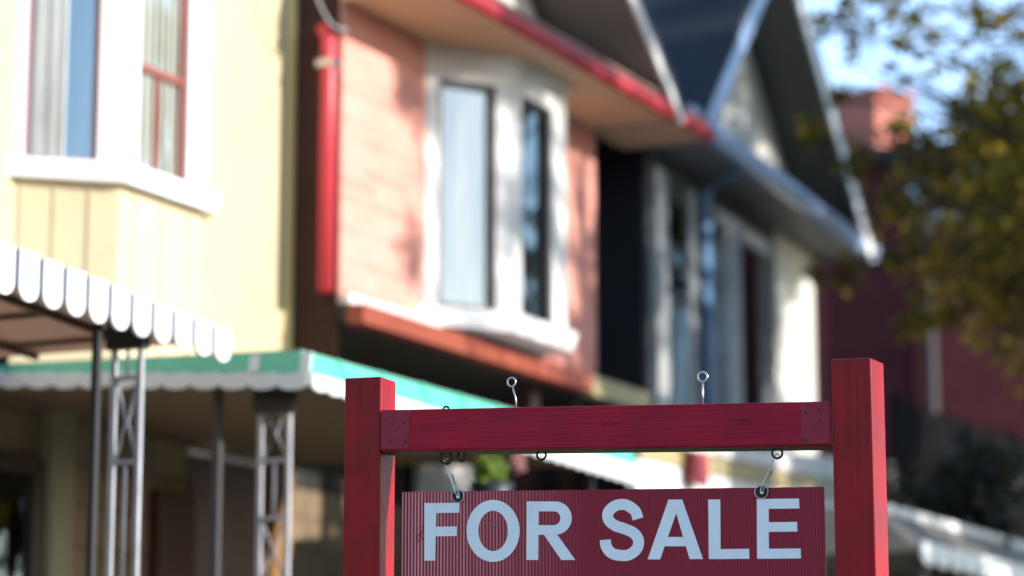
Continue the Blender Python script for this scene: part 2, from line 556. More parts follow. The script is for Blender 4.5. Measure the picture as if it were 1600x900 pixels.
# ------------------------------------------------------------------ ground, road, pavement
def structure(name, fr, pts, mat, z):
    mb = MB()
    mb.o = (0, fr.p0, 0)
    o = empty_root = None
    ws = [fr.world(s, n, z) for s, n in pts]
    bm = bmesh.new()
    bm.faces.new([bm.verts.new(w) for w in ws])
    bmesh.ops.recalc_face_normals(bm, faces=bm.faces)
    for f in bm.faces:
        if f.normal.z < 0:
            f.normal_flip()
    me = bpy.data.meshes.new(name)
    bm.to_mesh(me); bm.free()
    me.materials.append(mat)
    o = bpy.data.objects.new(name, me)
    C.objects.link(o)
    o['kind'] = 'structure'
    return o


structure('ground', STREET, [(-600, -600), (600, -600), (600, 600), (-600, 600)], M['lawn'], 0.0)
structure('pavement', STREET, [(-80, 4.0), (120, 4.0), (120, 6.4), (-80, 6.4)], M['concrete'], 0.004)
structure('road', STREET, [(-80, 6.6), (120, 6.6), (120, 13.0), (-80, 13.0)], M['asphalt'], 0.004)
r_ = empty('kerb', STREET, 0, 0)
C.objects.unlink(r_); bpy.data.objects.remove(r_)
kb = MB(0, 0)
kb.box(-80, 120, 6.42, 6.58, -0.1, 0.12)
ko = kb.build('kerb', M['concrete'])
ko.location = STREET.world(0, 0); ko.rotation_euler = (0, 0, STREET.psi); ko['kind'] = 'structure'

# ------------------------------------------------------------------ pieces that houses share
def lerp(a, b, t):
    return tuple(x + (y - x) * t for x, y in zip(a, b))


def pane_face(parent, base, org, p, q, z0, z1, mats, fw=0.035, rails=(), muntins=(), gl='glass', curtain=None, back=0.2, off=-0.02):
    """one sash window between plan points p and q: frame (rails, muntins) with a pane and a curtain behind"""
    L = hypot(q[0] - p[0], q[1] - p[1])
    f = MB(*org)
    a, b = lerp(p, q, fw / L), lerp(p, q, 1 - fw / L)
    f.wallbar(p, a, 0.05, z0, z1, off)
    f.wallbar(b, q, 0.05, z0, z1, off)
    f.wallbar(a, b, 0.05, z0, z0 + fw, off - 0.001)
    f.wallbar(a, b, 0.05, z1 - fw, z1, off - 0.001)
    for r in rails:
        f.wallbar(a, b, 0.045, r - fw * 0.6, r + fw * 0.6, off - 0.003)
    for (t, u0, u1) in muntins:
        c = lerp(p, q, t)
        w = fw * 0.45 / L
        f.wallbar(lerp(p, q, t - w), lerp(p, q, t + w), 0.04, u0, u1, off - 0.005)
    win = f.build('window', mats, parent)
    g = MB(*org)
    d_ = Vector((b[0] - a[0], b[1] - a[1])).normalized()
    o_n = Vector((-d_.y, d_.x)) if d_.x > 0 else Vector((d_.y, -d_.x))
    e_ = o_n * (off - 0.022)
    g.face([(a[0] + e_.x, a[1] + e_.y, z0 + fw), (b[0] + e_.x, b[1] + e_.y, z0 + fw), (b[0] + e_.x, b[1] + e_.y, z1 - fw), (a[0] + e_.x, a[1] + e_.y, z1 - fw)])
    g.build('pane', M[gl], win)
    if curtain:
        c = MB(*org)
        k = 26
        d = Vector((q[0] - p[0], q[1] - p[1])).normalized()
        o = Vector((-d.y, d.x))
        if o.y < 0:
            o = -o
        pts = []
        t0, t1 = curtain[1], curtain[2]
        for i in range(k + 1):
            t = t0 + (t1 - t0) * i / k
            w = lerp(p, q, t)
            e = -back * 0.5 + 0.006 * sin(i * 1.9)
            pts.append((w[0] + o.x * e, w[1] + o.y * e))
        for i in range(k):
            c.face([(*pts[i], z0), (*pts[i + 1], z0), (*pts[i + 1], z1), (*pts[i], z1)])
        c.build('curtain', M[curtain[0]], win)
    return win


def scallops(mb, s0, s1, n, zt0, zt1, zb0, zb1, w, gap, thick=0.012, along='s', deep=0.6):
    """row of hanging tongues with rounded ends, along s (at n) or along n (at s = n)"""
    cnt = max(1, round(abs(s1 - s0) / w))
    for i in range(cnt):
        a = s0 + (s1 - s0) * (i + gap / 2) / cnt
        b = s0 + (s1 - s0) * (i + 1 - gap / 2) / cnt
        t = (i + 0.5) / cnt
        zt = zt0 + (zt1 - zt0) * t
        zb = zb0 + (zb1 - zb0) * t
        rr = min(abs(b - a) * 0.42, (zt - zb) * deep)
        prof = [(a, zt)]
        for j in range(9):
            th = pi * j / 8
            prof.append(((a + b) / 2 - cos(th) * (b - a) / 2, zb + rr - sin(th) * rr))
        prof.append((b, zt))
        if along == 's':
            mb.hexa([(x, n, z) for x, z in prof], [(x, n - thick, z) for x, z in prof])
        else:
            mb.hexa([(n, x, z) for x, z in prof], [(n + thick, x, z) for x, z in prof])


# ------------------------------------------------------------------ YELLOW HOUSE
ORG = (7.4, 0.0, 0.0)
S_END = STREET.P(455, 300, 0)[0]
GN = -0.5                    # the ground floor stands back under the first floor
yh = tag(empty('yellow_house', STREET, 7.4, 0), 'pale yellow house with white bay window, nearest in the row', 'house')
w = MB(*ORG)
w.box(2.5, S_END, -7.5, 0.0, 2.66, 5.6)
w.build('wall', M['yellow'], yh)
w = MB(*ORG)
w.box(2.5, S_END - 0.004, -7.5, GN, 0.0, 2.656)
w.build('ground_floor_wall', M['stone'], yh)
rf = MB(*ORG)
rf.hexa([(2.3, 0.35, 5.6), (S_END + 0.1, 0.35, 5.6), (S_END + 0.1, 0.35, 5.72), (2.3, 0.35, 5.72)],
        [(2.3, -3.8, 7.6), (S_END + 0.1, -3.8, 7.6), (S_END + 0.1, -3.8, 7.72), (2.3, -3.8, 7.72)])
rf.hexa([(2.3, -3.81, 7.6), (S_END + 0.1, -3.81, 7.6), (S_END + 0.1, -3.81, 7.72), (2.3, -3.81, 7.72)],
        [(2.3, -7.9, 5.6), (S_END + 0.1, -7.9, 5.6), (S_END + 0.1, -7.9, 5.72), (2.3, -7.9, 5.72)])
rf.build('roof', M['shingle'], yh)
c = MB(*ORG)
c.box(S_END - 0.035, S_END + 0.012, -0.06, 0.014, 2.63, 5.59)
c.build('corner_board', M['yellow_trim'], yh)

# bay: near face angled to the camera, front face, far face
NB = 0.30
A0 = (7.462, 0.0)
A1 = (STREET.S(188, NB), NB)
A2 = (STREET.S(322, NB), NB)
A3 = (A2[0] + 0.28, 0.0)
ZS0, ZS1, ZT = 3.30, 3.375, 5.3
bay_f = MB(*ORG)
# white frame posts and sill, head
def on(p, q, px, n_guess=None):
    """fraction along p-q met by the line of sight of column px"""
    lo, hi = 0.0, 1.0
    for _ in range(40):
        t = (lo + hi) / 2
        s, n = lerp(p, q, t)
        wv = STREET.world(s, n)
        x = 800 + wv.x / wv.y * FPX * 0.972
        if x < px:
            lo = t
        else:
            hi = t
    return (lo + hi) / 2


t_a, t_b = on(A0, A1, 40), on(A0, A1, 154)
t_c, t_d = on(A1, A2, 217), on(A1, A2, 295)
L1 = lerp(A0, A1, t_a); L2 = lerp(A0, A1, t_b)
L3 = lerp(A1, A2, t_c); L4 = lerp(A1, A2, t_d)
for (p, q) in ((A0, L1), (L2, A1), (A1, L3), (L4, A2)):
    bay_f.wallbar(p, q, 0.09, ZS1, ZT)
bay_f.wallbar(A2, A3, 0.05, ZS1, ZT)
bay_f.wallbar(L1, L2, 0.07, ZT - 0.3, ZT, -0.002)
bay_f.wallbar(L3, L4, 0.07, ZT - 0.3, ZT, -0.002)
bay_f.hexa([(A0[0], 0, ZT), (A1[0], NB, ZT), (A2[0], NB, ZT), (A3[0], 0, ZT)],
           [(A0[0], 0, ZT + 0.08), (A1[0], NB, ZT + 0.08), (A2[0], NB, ZT + 0.08), (A3[0], 0, ZT + 0.08)])
bay = bay_f.build('bay_window', M['white'], yh)
sl = MB(*ORG)
def bay_plan(o):
    return [(A0[0] - o, -0.001), (A1[0] - o * 0.35, NB + o), (A2[0] + o * 0.7, NB + o), (A3[0] + o, -0.001)]
sl.hexa([(x, y, ZS0) for x, y in bay_plan(0.035)], [(x, y, ZS1) for x, y in bay_plan(0.045)])
sl.build('sill', M['white'], bay)
sk = MB(*ORG)
sk.hexa([(x, y, 2.6) for x, y in bay_plan(-0.02)], [(x, y, ZS0 - 0.002) for x, y in bay_plan(-0.02)])
# cover strips over the board joints
for t in (0.07, 0.38, 0.70):
    p = lerp(A0, A1, t); q = lerp(A0, A1, t + 0.035)
    sk.wallbar(p, q, 0.012, 2.67, ZS0 - 0.004, -0.0115)
for t in (0.18, 0.5, 0.82):
    p = lerp(A1, A2, t); q = lerp(A1, A2, t + 0.035)
    sk.wallbar(p, q, 0.012, 2.67, ZS0 - 0.004, -0.0155)
sk.build('skirt', [M['yellow_board']], bay)
bk = MB(*ORG)
bk.box(A0[0] + 0.02, A3[0] - 0.02, 0.004, 0.012, ZS1 + 0.01, ZT - 0.01)
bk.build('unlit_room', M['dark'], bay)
pane_face(bay, 0, ORG, L1, L2, ZS1, ZT - 0.3, M['sash_brown'], 0.016, curtain=('curtain_white', 0.1, 0.55), back=0.05)
zr = STREET.P(255, 112, NB)[1]
pane_face(bay, 0, ORG, L3, L4, ZS1, ZT - 0.3, M['sash_brown'], 0.022, rails=(zr,), muntins=((0.47, ZS1 + 0.02, zr - 0.02),), curtain=('curtain', 0.0, 1.0), back=0.09)

# ground floor details of the yellow house, in the porch shade
def on_wall(px, n=GN):
    return STREET.S(px, n)

d = MB(*ORG)
d.box(on_wall(243), on_wall(300), GN + .001, GN + 0.05, 0.6, 2.32)
dr = d.build('door', M['door'], yh)
h = MB(*ORG)
h.tube([(on_wall(252), GN + 0.05, 1.62), (on_wall(252), GN + 0.09, 1.62), (on_wall(256), GN + 0.09, 1.62)], 0.011)
h.build('handle', M['zinc'], dr)
d = MB(*ORG)
x0, x1 = on_wall(-60), on_wall(68)
d.box(x0, x1, GN + .001, GN + 0.04, 1.3, 1.36); d.box(x0, x1, GN + .001, GN + 0.04, 2.3, 2.36)
d.box(x0, x0 + 0.06, GN + .001, GN + 0.039, 1.361, 2.299); d.box(x1 - 0.06, x1, GN + .001, GN + 0.039, 1.361, 2.299)
wn = d.build('window', M['sash_dark'], yh)
g = MB(*ORG); g.box(x0 + 0.061, x1 - 0.061, GN + 0.012, GN + 0.018, 1.361, 2.299); g.build('pane', M['porch_glass'], wn)
g = MB(*ORG); g.box(x0 + 0.061, x1 - 0.061, GN + 0.003, GN + 0.008, 1.361, 2.299); g.build('blind', M['panel'], wn)
d = MB(*ORG)
d.box(on_wall(72), on_wall(106), GN + .001, GN + 0.07, 0.6, 2.65)
d.build('pilaster', M['tan'], yh)
d = MB(*ORG)
x0, x1 = on_wall(440), S_END - 0.08
zl = STREET.P(480, 725, GN + 0.05)[1]
d.box(on_wall(418), on_wall(450), GN + 0.002, GN + 0.05, 1.2, zl - 0.001)
d.box(on_wall(360), S_END - 0.002, GN + 0.002, GN + 0.06, zl, zl + 0.07)
wn = d.build('window', M['wood'], yh)
g = MB(*ORG); g.box(on_wall(450) - 0.0, S_END - 0.01, GN + 0.004, GN + 0.02, 1.2, zl - 0.05); g.build('blind', M['panel'], wn)

# porch floor below the frame
pf = MB(*ORG)
pf.box(3.2, 10.3, GN + 0.002, 1.35, 0.0, 0.6)
for i in range(3):
    pf.box(7.0, 8.1, 1.352 + 0.28 * i, 1.632 + 0.28 * i - 0.002, 0.0, 0.45 - 0.15 * i)
pf.build('porch_floor', M['concrete'], yh)

# ------------------------------------------------------------------ WHITE AWNING
aw = tag(empty('porch_awning', STREET, 5.8, 1.3), 'white metal porch awning with long scalloped panels under the yellow house', 'awning', 'porch awnings')
O2 = (5.8, 1.3, 0.0)
SA, SB = 3.4, 6.93
def za(s): return 2.622 - 0.0655 * (s - 5.815)
def zb(s): return 2.475 - 0.0320 * (s - 5.802)
t = MB(*O2)
t.hexa([(SA, 0.004, za(SA) - 0.02), (SB, 0.004, za(SB) - 0.02), (SB, 1.285, za(SB) - 0.03), (SA, 1.285, za(SA) - 0.03)],
       [(SA, 0.004, za(SA) + 0.03), (SB, 0.004, za(SB) + 0.03), (SB, 1.285, za(SB) - 0.002), (SA, 1.285, za(SA) - 0.002)])
t.build('roof_deck', M['ceiling'], aw)
v = MB(*O2)
scallops(v, SA, SB, 1.312, za(SA), za(SB), zb(SA), zb(SB), 0.113, 0.2, deep=0.3)
va = v.build('valance', M['awning_white'], aw)
v = MB(*O2)
v.hexa([(SA, 1.286, zb(SA) + 0.04), (SB, 1.286, zb(SB) + 0.04), (SB, 1.298, zb(SB) + 0.04), (SA, 1.298, zb(SA) + 0.04)],
       [(SA, 1.286, za(SA) - 0.003), (SB, 1.286, za(SB) - 0.003), (SB, 1.298, za(SB) - 0.003), (SA, 1.298, za(SA) - 0.003)])
v.build('seam_backing', M['awning_seam'], va)
j = MB(*O2)
for nn in (0.12, 0.55, 0.98):
    j.hexa([(SA, nn, za(SA) - 0.048), (SB - .03, nn, za(SB) - 0.048), (SB - .03, nn + 0.02, za(SB) - 0.048), (SA, nn + 0.02, za(SA) - 0.048)],
           [(SA, nn, za(SA) - 0.031), (SB - .03, nn, za(SB) - 0.031), (SB - .03, nn + 0.02, za(SB) - 0.031), (SA, nn + 0.02, za(SA) - 0.031)])
s = SA + 0.1
while s < SB:
    j.box(s, s + 0.02, 0.141, 0.979, za(s) - 0.044, za(s) - 0.0332)
    s += 0.36
j.build('joist', M['joist'], aw)


def trellis_post(parent, org, s, n, z0, z1, wid, rungs, m, ma, cap=0.0):  # cap: height of the black box that paints shade on the top
    p = MB(*org)
    p.box(s, s + 0.016, n - 0.016, n, z0, z1)
    p.box(s, s + 0.016, n + wid - 0.016, n + wid, z0, z1)
    for r in rungs:
        p.box(s + 0.002, s + 0.014, n, n + wid - 0.016, r, r + 0.014)
    for k_, (a, b) in enumerate(zip(rungs[:-1], rungs[1:])):
        c_ = n + (wid - 0.016) * 0.5
        if k_ % 2:
            p.tube([(s + 0.008, c_, a + 0.014), (s + 0.008, c_, b)], 0.005, 6)
        else:
            p.tube([(s + 0.008, n + 0.004, a + 0.016), (s + 0.008, c_, (a + b) / 2), (s + 0.008, n + 0.004, b - 0.002)], 0.0045, 6)
            p.tube([(s + 0.011, n + wid - 0.02, a + 0.016), (s + 0.011, c_ + 0.004, (a + b) / 2), (s + 0.011, n + wid - 0.02, b - 0.002)], 0.0045, 6)
    o = p.build('post', m, parent)
    if cap:
        q = MB(*org)
        q.box(s - 0.01, s + 0.026, n - 0.03, n + wid + 0.012, z1 - cap, z1 + 0.03)  # black box paints the awning's shade on the post top
        q.build('shaded_top', ma, o)
    return o


# three supports of the white awning
sp_ = STREET.S(152, 1.2)
p = MB(*O2)
p.box(sp_, sp_ + 0.022, 1.19, 1.212, 0.6, za(sp_) - 0.03)
p.build('post', M['iron'], aw)
s1 = STREET.S(218, 1.24)
nA = 1.16
trellis_post(aw, O2, s1, nA, 0.6, za(s1) - 0.03, 0.098, [0.62, 0.95, 1.28, 1.61, 2.08, 2.34, 2.50], M['iron_pale'], M['iron'], 0.11)

# ------------------------------------------------------------------ GREEN AWNING
ga = tag(empty('porch_awning', STREET, 8.0, 1.3), 'mint green porch awning with short white scalloped edge beside the red sign post', 'awning', 'porch awnings')
O3 = (8.0, 1.3, 0.0)
GA, GB = 7.45, 10.27
def zt(s): return 2.565 - 0.004 * (s - GA)
def zm(s): return 2.482 - 0.014 * (s - GA)
def zv(s): return 2.425 - 0.026 * (s - GA)
g = MB(*O3)
RISE = 0.085
NW = -0.49
RISE = 0.085 * (1.3 - NW) / 1.28
g.hexa([(GA, NW, zm(GA) + RISE), (GB, NW, zm(GB) + RISE), (GB, 1.3, zm(GB)), (GA, 1.3, zm(GA))],
       [(GA + 0.012, NW, zt(GA) + RISE * .4), (GB - 0.04, NW, zt(GB) + RISE * .4), (GB - 0.04, 1.25, zt(GB)), (GA + 0.012, 1.25, zt(GA))])
s = GA + 0.25
while s < GB - 0.1:
    zz0, zz1 = zm(s), zt(s)
    g.hexa([(s, 1.303, zz0 + 0.002), (s + 0.02, 1.303, zz0 + 0.002), (s + 0.02, 1.29, zz0 + 0.002), (s, 1.29, zz0 + 0.002)],
           [(s, 1.254, zz1 + 0.004), (s + 0.02, 1.254, zz1 + 0.004), (s + 0.02, 1.24, zz1 + 0.004), (s, 1.24, zz1 + 0.004)])
    s += 0.31
gr = g.build('roof_deck', M['green'], ga)
g = MB(*O3)
g.hexa([(GA + .02, NW, zm(GA) + RISE - .012), (GB - .02, NW, zm(GB) + RISE - .012), (GB - .02, 1.285, zm(GB) - .012), (GA + .02, 1.285, zm(GA) - .012)],
       [(GA + .02, NW, zm(GA) + RISE - .003), (GB - .02, NW, zm(GB) + RISE - .003), (GB - .02, 1.285, zm(GB) - .003), (GA + .02, 1.285, zm(GA) - .003)])
g.build('ceiling', M['under'], ga)
g = MB(*O3)
g.hexa([(GA + .03, NW, zt(GA) + RISE * .4 + .004), (GB - .06, NW, zt(GB) + RISE * .4 + .004), (GB - .06, 1.235, zt(GB) + .004), (GA + .03, 1.235, zt(GA) + .004)],
       [(GA + .03, NW, zt(GA) + RISE * .4 + .007), (GB - .06, NW, zt(GB) + RISE * .4 + .007), (GB - .06, 1.235, zt(GB) + .007), (GA + .03, 1.235, zt(GA) + .007)])
g.build('bounce_stop_sheet', M['tan_grey'], ga)  # unseen sheet added to stop green bounce onto the jetty
v = MB(*O3)
scallops(v, GA, GB, 1.306, zm(GA) - 0.001, zm(GB) - 0.001, zv(GA), zv(GB), 0.10, 0.0, deep=0.3)
v.build('valance', M['awning_white'], ga)
v = MB(*O3)
scallops(v, 1.29, NW + .01, GA - 0.008, zm(GA) - 0.001, zm(GA) + RISE - 0.001, 2.424, 2.424 + RISE, 0.115, 0.0, along='n', deep=0.33)
v.build('valance', M['awning_white'], ga)
for nn in (1.05, 1.255):
    v = MB(*O3)
    zq = RISE * (1.3 - nn) / (1.3 - NW)
    v.hexa([(GA - 0.006, nn, zm(GA) + zq), (GA - 0.006, nn + 0.04, zm(GA) + zq), (GA + 0.004, nn + 0.04, zm(GA) + zq), (GA + 0.004, nn, zm(GA) + zq)],
           [(GA + 0.006, nn, zt(GA) - 0.01 + zq * .4), (GA + 0.006, nn + 0.04, zt(GA) - 0.01 + zq * .4), (GA + 0.016, nn + 0.04, zt(GA) - 0.01 + zq * .4), (GA + 0.016, nn, zt(GA) - 0.01 + zq * .4)])
    v.build('strap', M['awning_white'], ga)
s2 = STREET.S(420, 1.19)
trellis_post(ga, O3, GA + 0.12, 1.03, 0.6, 2.47, 0.115, [0.62, 0.95, 1.28, 1.6, 1.78, 2.0, 2.2, 2.4], M['iron_pale'], M['iron'], 0.1)
p = MB(*O3)
p.box(GA + 0.1, GA + 0.128, 0.84, 0.866, 0.6, 2.47)
p.build('post', M['pipe_grey'], ga)
p = MB(*O3)
p.box(GB - 0.25, GB - 0.22, 1.15, 1.18, 0.6, zm(GB) - 0.01)
p.build('post', M['iron'], ga)
p = MB(*O3)
p.box(9.05, 9.08, 1.15, 1.18, 0.6, zm(9.0) - 0.01)
p.build('post', M['iron'], ga)

# ------------------------------------------------------------------ BRICK HOUSE
BN = 0.244
OB = (9.45, BN, 0.0)
bh = tag(empty('brick_house', STREET, 9.45, BN), 'salmon brick house with red gutter and white bay, beside the yellow one', 'house')
B0, B1 = S_END + 0.012, 12.15
w = MB(*OB)
w.box(B0, B1, -7.0, BN, 3.125, 4.56)
w.build('wall', M['brick'], bh)
w = MB(*OB)
w.box(B0 + 0.03, B1, -7.0, -0.9, 2.52, 3.02)
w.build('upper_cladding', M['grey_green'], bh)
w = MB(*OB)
w.box(B0 + 0.03, B1, -7.0, -0.9, 0.0, 2.516)
w.build('ground_floor_wall', M['stone'], bh)
w = MB(*OB)
for q_ in (805, 872):
    w.box(STREET.S(q_, 0.1), STREET.S(q_, 0.1) + .09, 0.1, 0.19, 0.0, 3.012)
w.build('porch_pillar', M['door'], bh)
rt = MB(*OB)
rt.box(B0 - 0.008, B0 - 0.001, -0.95, BN - 0.012, 2.62, 4.6)
rt.build('side_wall', M['brick_dark'], bh)  # dark brick tone paints the shade on this side of the house
# band under the first floor
o_ = MB(*OB)
o_.box(B0 + 0.0, 11.85, BN + 0.04, BN + 0.12, 3.03, 3.115)
co = o_.build('cornice', M['orange'], bh)
o_ = MB(*OB)
o_.box(11.852, 12.6, BN + 0.04, BN + 0.118, 3.02, 3.118)
o_.build('cornice_end', M['tan_wood'], co)
o_ = MB(*OB)
o_.box(B0 + 0.002, 12.5, -0.89, BN + 0.038, 3.05, 3.118)
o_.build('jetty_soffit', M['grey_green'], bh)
o_ = MB(*OB)
o_.box(B0 + 0.0, 10.5, BN + 0.002, BN + 0.05, 3.122, 3.165)
o_.build('sill_course', M['white_dirty'], bh)
# pale transom in the shaded ground floor
o_ = MB(*OB)
sA = STREET.S(655, -0.88); sB = STREET.S(735, -0.88)
o_.box(sA, sB, -0.9, -0.86, 2.3, 2.86)
tw = o_.build('window', M['white_dirty'], bh)
# downspout on the corner
o_ = MB(*OB)
o_.tube([(B0 - 0.045, 0.2, 3.17), (B0 - 0.045, 0.2, 4.30), (B0 - 0.045, 0.17, 4.36)], 0.034, 12)
ds = o_.build('downspout', M['red_pipe'], bh)
o_ = MB(*OB)
o_.box(B0 - 0.085, B0 - 0.01, 0.16, 0.24, 4.17, 4.20)
o_.build('strap', M['zinc'], ds)
# soffit, gutter, pent roof
EO = 0.46
o_ = MB(*OB)
o_.box(9.45, 12.62, BN - 0.03, BN + EO - 0.002, 4.485, 4.53)
o_.build('soffit', M['soffit'], bh)
o_ = MB(*OB)
ga_ = [(BN + EO, 4.478), (BN + EO + 0.03, 4.482), (BN + EO + 0.045, 4.51), (BN + EO + 0.042, 4.545), (BN + EO, 4.545)]
o_.hexa([(9.44, n, z) for n, z in ga_], [(12.64, n, z) for n, z in ga_])
o_.build('gutter', M['red'], bh)
o_ = MB(*OB)
o_.hexa([(9.44, BN + EO + 0.03, 4.565), (12.64, BN + EO + 0.03, 4.565), (12.64, BN + EO, 4.60), (9.44, BN + EO, 4.60)],
        [(9.44, BN - 0.1, 4.82), (12.64, BN - 0.1, 4.82), (12.64, BN - 0.1, 4.87), (9.44, BN - 0.1, 4.87)])
o_.build('pent_roof', M['shingle_red'], bh)
# gable above
def gable(house, org, sL, sR, zf, sp, zp, nw, no, th, wallm, sofm, rakem, roofm, back=-7.0, rw=0.13, rake2=None, dip=0.6, zl=None):
    zl = zf if zl is None else zl
    g = MB(*org)
    g.hexa([(sL + 0.15, nw, zf), (sR - 0.15, nw, zf), (sp, nw, zp - 0.12), (sL + 0.15, nw, max(zl, zf + 0.01))], [(sL + 0.15, nw - 0.2, zf), (sR - 0.15, nw - 0.2, zf), (sp, nw - 0.2, zp - 0.12), (sL + 0.15, nw - 0.2, max(zl, zf + 0.01))])
    g.build('gable_wall', wallm, house)
    for (a, za_), sgn in (((sL, zl), 1), ((sR, zf), -1)):
        dx, dz = sp - a, zp - za_
        l = hypot(dx, dz)
        ox, oz = -dz / l * sgn * 1.0, abs(dx) / l
        ox = -abs(dz) / l * sgn
        r = MB(*org)
        r.mi = 0
        lo = [(a, za_), (sp, zp)]
        r.hexa([(a, no, za_), (sp, no, zp), (sp, back, zp), (a, back, za_)],
               [(a + ox * 0.03, no, za_ + oz * 0.03), (sp + ox * 0.03 * 0, no, zp + 0.04), (sp, back, zp + 0.04), (a + ox * 0.03, back, za_ + oz * 0.03)])
        r.build('soffit', sofm, house)
        r = MB(*org)
        r.hexa([(a + ox * 0.031, no + 0.02, za_ + oz * 0.031), (sp, no + 0.02, zp + 0.042), (sp, back, zp + 0.042), (a + ox * 0.031, back, za_ + oz * 0.031)],
               [(a + ox * 0.08, no + 0.02, za_ + oz * 0.08), (sp, no + 0.02, zp + 0.11), (sp, back, zp + 0.11), (a + ox * 0.08, back, za_ + oz * 0.08)])
        r.build('roof', roofm, house)
        r = MB(*org)
        r.hexa([(a - ox * rw * dip, no + 0.001, za_ - oz * rw * dip), (sp, no + 0.001, zp - rw * 0.8), (sp, no + 0.018, zp - rw * 0.8), (a - ox * rw * dip, no + 0.018, za_ - oz * rw * dip)],
               [(a + ox * 0.075, no + 0.001, za_ + oz * 0.075), (sp, no + 0.001, zp + 0.1), (sp, no + 0.018, zp + 0.1), (a + ox * 0.075, no + 0.018, za_ + oz * 0.075)])
        r.build('bargeboard', rake2 if rake2 and sgn < 0 else rakem, house)


gn = BN + 0.50
f1 = STREET.P(1063, 193, gn); f2 = STREET.P(988, 0, gn)
sl_ = (f2[1] - f1[1]) / (f2[0] - f1[0])
spk = 10.75
sl0g = 9.5
zl0g = f1[1] - (sl0g - (2 * spk - f1[0])) * sl_
gable(bh, OB, sl0g, f1[0], f1[1], spk, f1[1] + (spk - f1[0]) * sl_, BN, gn, 0.05, M['stucco'], M['soffit_grey'], M['white_dirty'], M['shingle'], dip=0.1, zl=zl0g)

# bay on the brick house
NB2 = 0.25
a0 = (STREET.S(664, BN), BN)
a1 = (STREET.S(797, BN + NB2), BN + NB2)
a2 = (STREET.S(885, BN + NB2), BN + NB2)
a3 = (a2[0] + 0.16, BN)
zb0, zb1, zbt = 3.15, 3.235, 4.46
bf = MB(*OB)
q1 = lerp(a0, a1, on(a0, a1, 686)); q2 = lerp(a0, a1, on(a0, a1, 776))
q3 = lerp(a1, a2, on(a1, a2, 815)); q4 = lerp(a1, a2, on(a1, a2, 863))
for (p, q) in ((a0, q1), (q2, a1), (a1, q3), (q4, a2)):
    bf.wallbar(p, q, 0.07, zb1, zbt)
bf.wallbar(a2, a3, 0.05, zb1, zbt)
zh = 4.33
bf.wallbar(q1, q2, 0.06, zh, zbt, -0.002)
bf.wallbar(q3, q4, 0.06, zh, zbt, -0.002)
bf.hexa([(a0[0] - 0.03, BN, zbt), (a1[0], BN + NB2 + 0.04, zbt), (a2[0] + 0.03, BN + NB2 + 0.04, zbt), (a3[0] + 0.03, BN, zbt)],
        [(a0[0] - 0.03, BN, zbt + 0.02), (a1[0], BN + NB2 + 0.04, zbt + 0.02), (a2[0] + 0.03, BN + NB2 + 0.04, zbt + 0.02), (a3[0] + 0.03, BN, zbt + 0.02)])
bb = bf.build('bay_window', M['white_dirty'], bh)
sl = MB(*OB)
def bplan(o):
    return [(a0[0] - o, BN - 0.0), (a1[0] - o * 0.3, BN + NB2 + o), (a2[0] + o * 0.6, BN + NB2 + o), (a3[0] + o, BN)]
sl.hexa([(x, y, zb0) for x, y in bplan(0.02)], [(x, y, zb1) for x, y in bplan(0.05)])
sl.build('sill', M['white'], bb)
bk = MB(*OB)
bk.box(a0[0] + 0.02, a3[0] - 0.02, BN + 0.004, BN + 0.012, zb1 + 0.005, zbt - 0.005)
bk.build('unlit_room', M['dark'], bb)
pane_face(bb, 0, OB, q1, q2, zb1, zh, M['sash_dark'], 0.028, gl='bay_glass')
pane_face(bb, 0, OB, q3, q4, zb1, zh, M['sash_dark'], 0.028, gl='glass_dark')

# ------------------------------------------------------------------ DARK GABLED HOUSE
OT = (13.5, 0.0, 0.0)
th_ = tag(empty('gabled_house', THIRD, 13.5, 0), 'gabled house with pale gutter and black side wall, half shaded by leaves', 'house')
T0, T1 = THIRD.S(1012, 0), THIRD.S(1266, 0)
w = MB(*OT)
w.box(T0, T1, -7, 0, 0, 4.70)
w.build('wall', M['render_shaded'], th_)
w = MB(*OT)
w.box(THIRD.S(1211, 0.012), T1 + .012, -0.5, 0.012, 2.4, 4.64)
w.build('sunlit_wall_end', M['stucco'], th_)  # pale slab standing for the sunlit end of the wall
w = MB(*OT)
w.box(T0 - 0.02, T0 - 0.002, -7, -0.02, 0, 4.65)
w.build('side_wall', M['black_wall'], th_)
TO = 0.33
o_ = MB(*OT)
o_.box(T0 - 0.35, T1 + 0.35, -0.02, TO, 4.645, 4.69)
o_.build('soffit', M['soffit_grey'], th_)
o_ = MB(*OT)
gg = [(TO + 0.002, 4.63), (TO + 0.05, 4.635), (TO + 0.07, 4.69), (TO + 0.065, 4.735), (TO + 0.002, 4.735)]
o_.hexa([(T0 - 0.37, n, z) for n, z in gg], [(T1 + 0.40, n, z) for n, z in gg])
o_.build('gutter', M['gutter'], th_)
o_ = MB(*OT)
o_.hexa([(T0 - 0.37, TO + 0.03, 4.737), (T1 + 0.4, TO + 0.03, 4.737), (T1 + 0.4, TO, 4.77), (T0 - 0.37, TO, 4.77)],
        [(T0 - 0.37, -0.1, 4.92), (T1 + 0.4, -0.1, 4.92), (T1 + 0.4, -0.1, 4.97), (T0 - 0.37, -0.1, 4.97)])
o_.build('pent_roof', M['shingle'], th_)
gn3 = TO + 0.06
e1 = THIRD.P(1095, 205, gn3); e2 = THIRD.P(1180, 0, gn3)
e3 = THIRD.P(1362, 400, gn3); e4 = THIRD.P(1300, 180, gn3)
m1 = (e2[1] - e1[1]) / (e2[0] - e1[0]); m2 = (e4[1] - e3[1]) / (e4[0] - e3[0])
px_ = (e3[1] - e1[1] + m1 * e1[0] - m2 * e3[0]) / (m1 - m2)
pz_ = e1[1] + m1 * (px_ - e1[0])
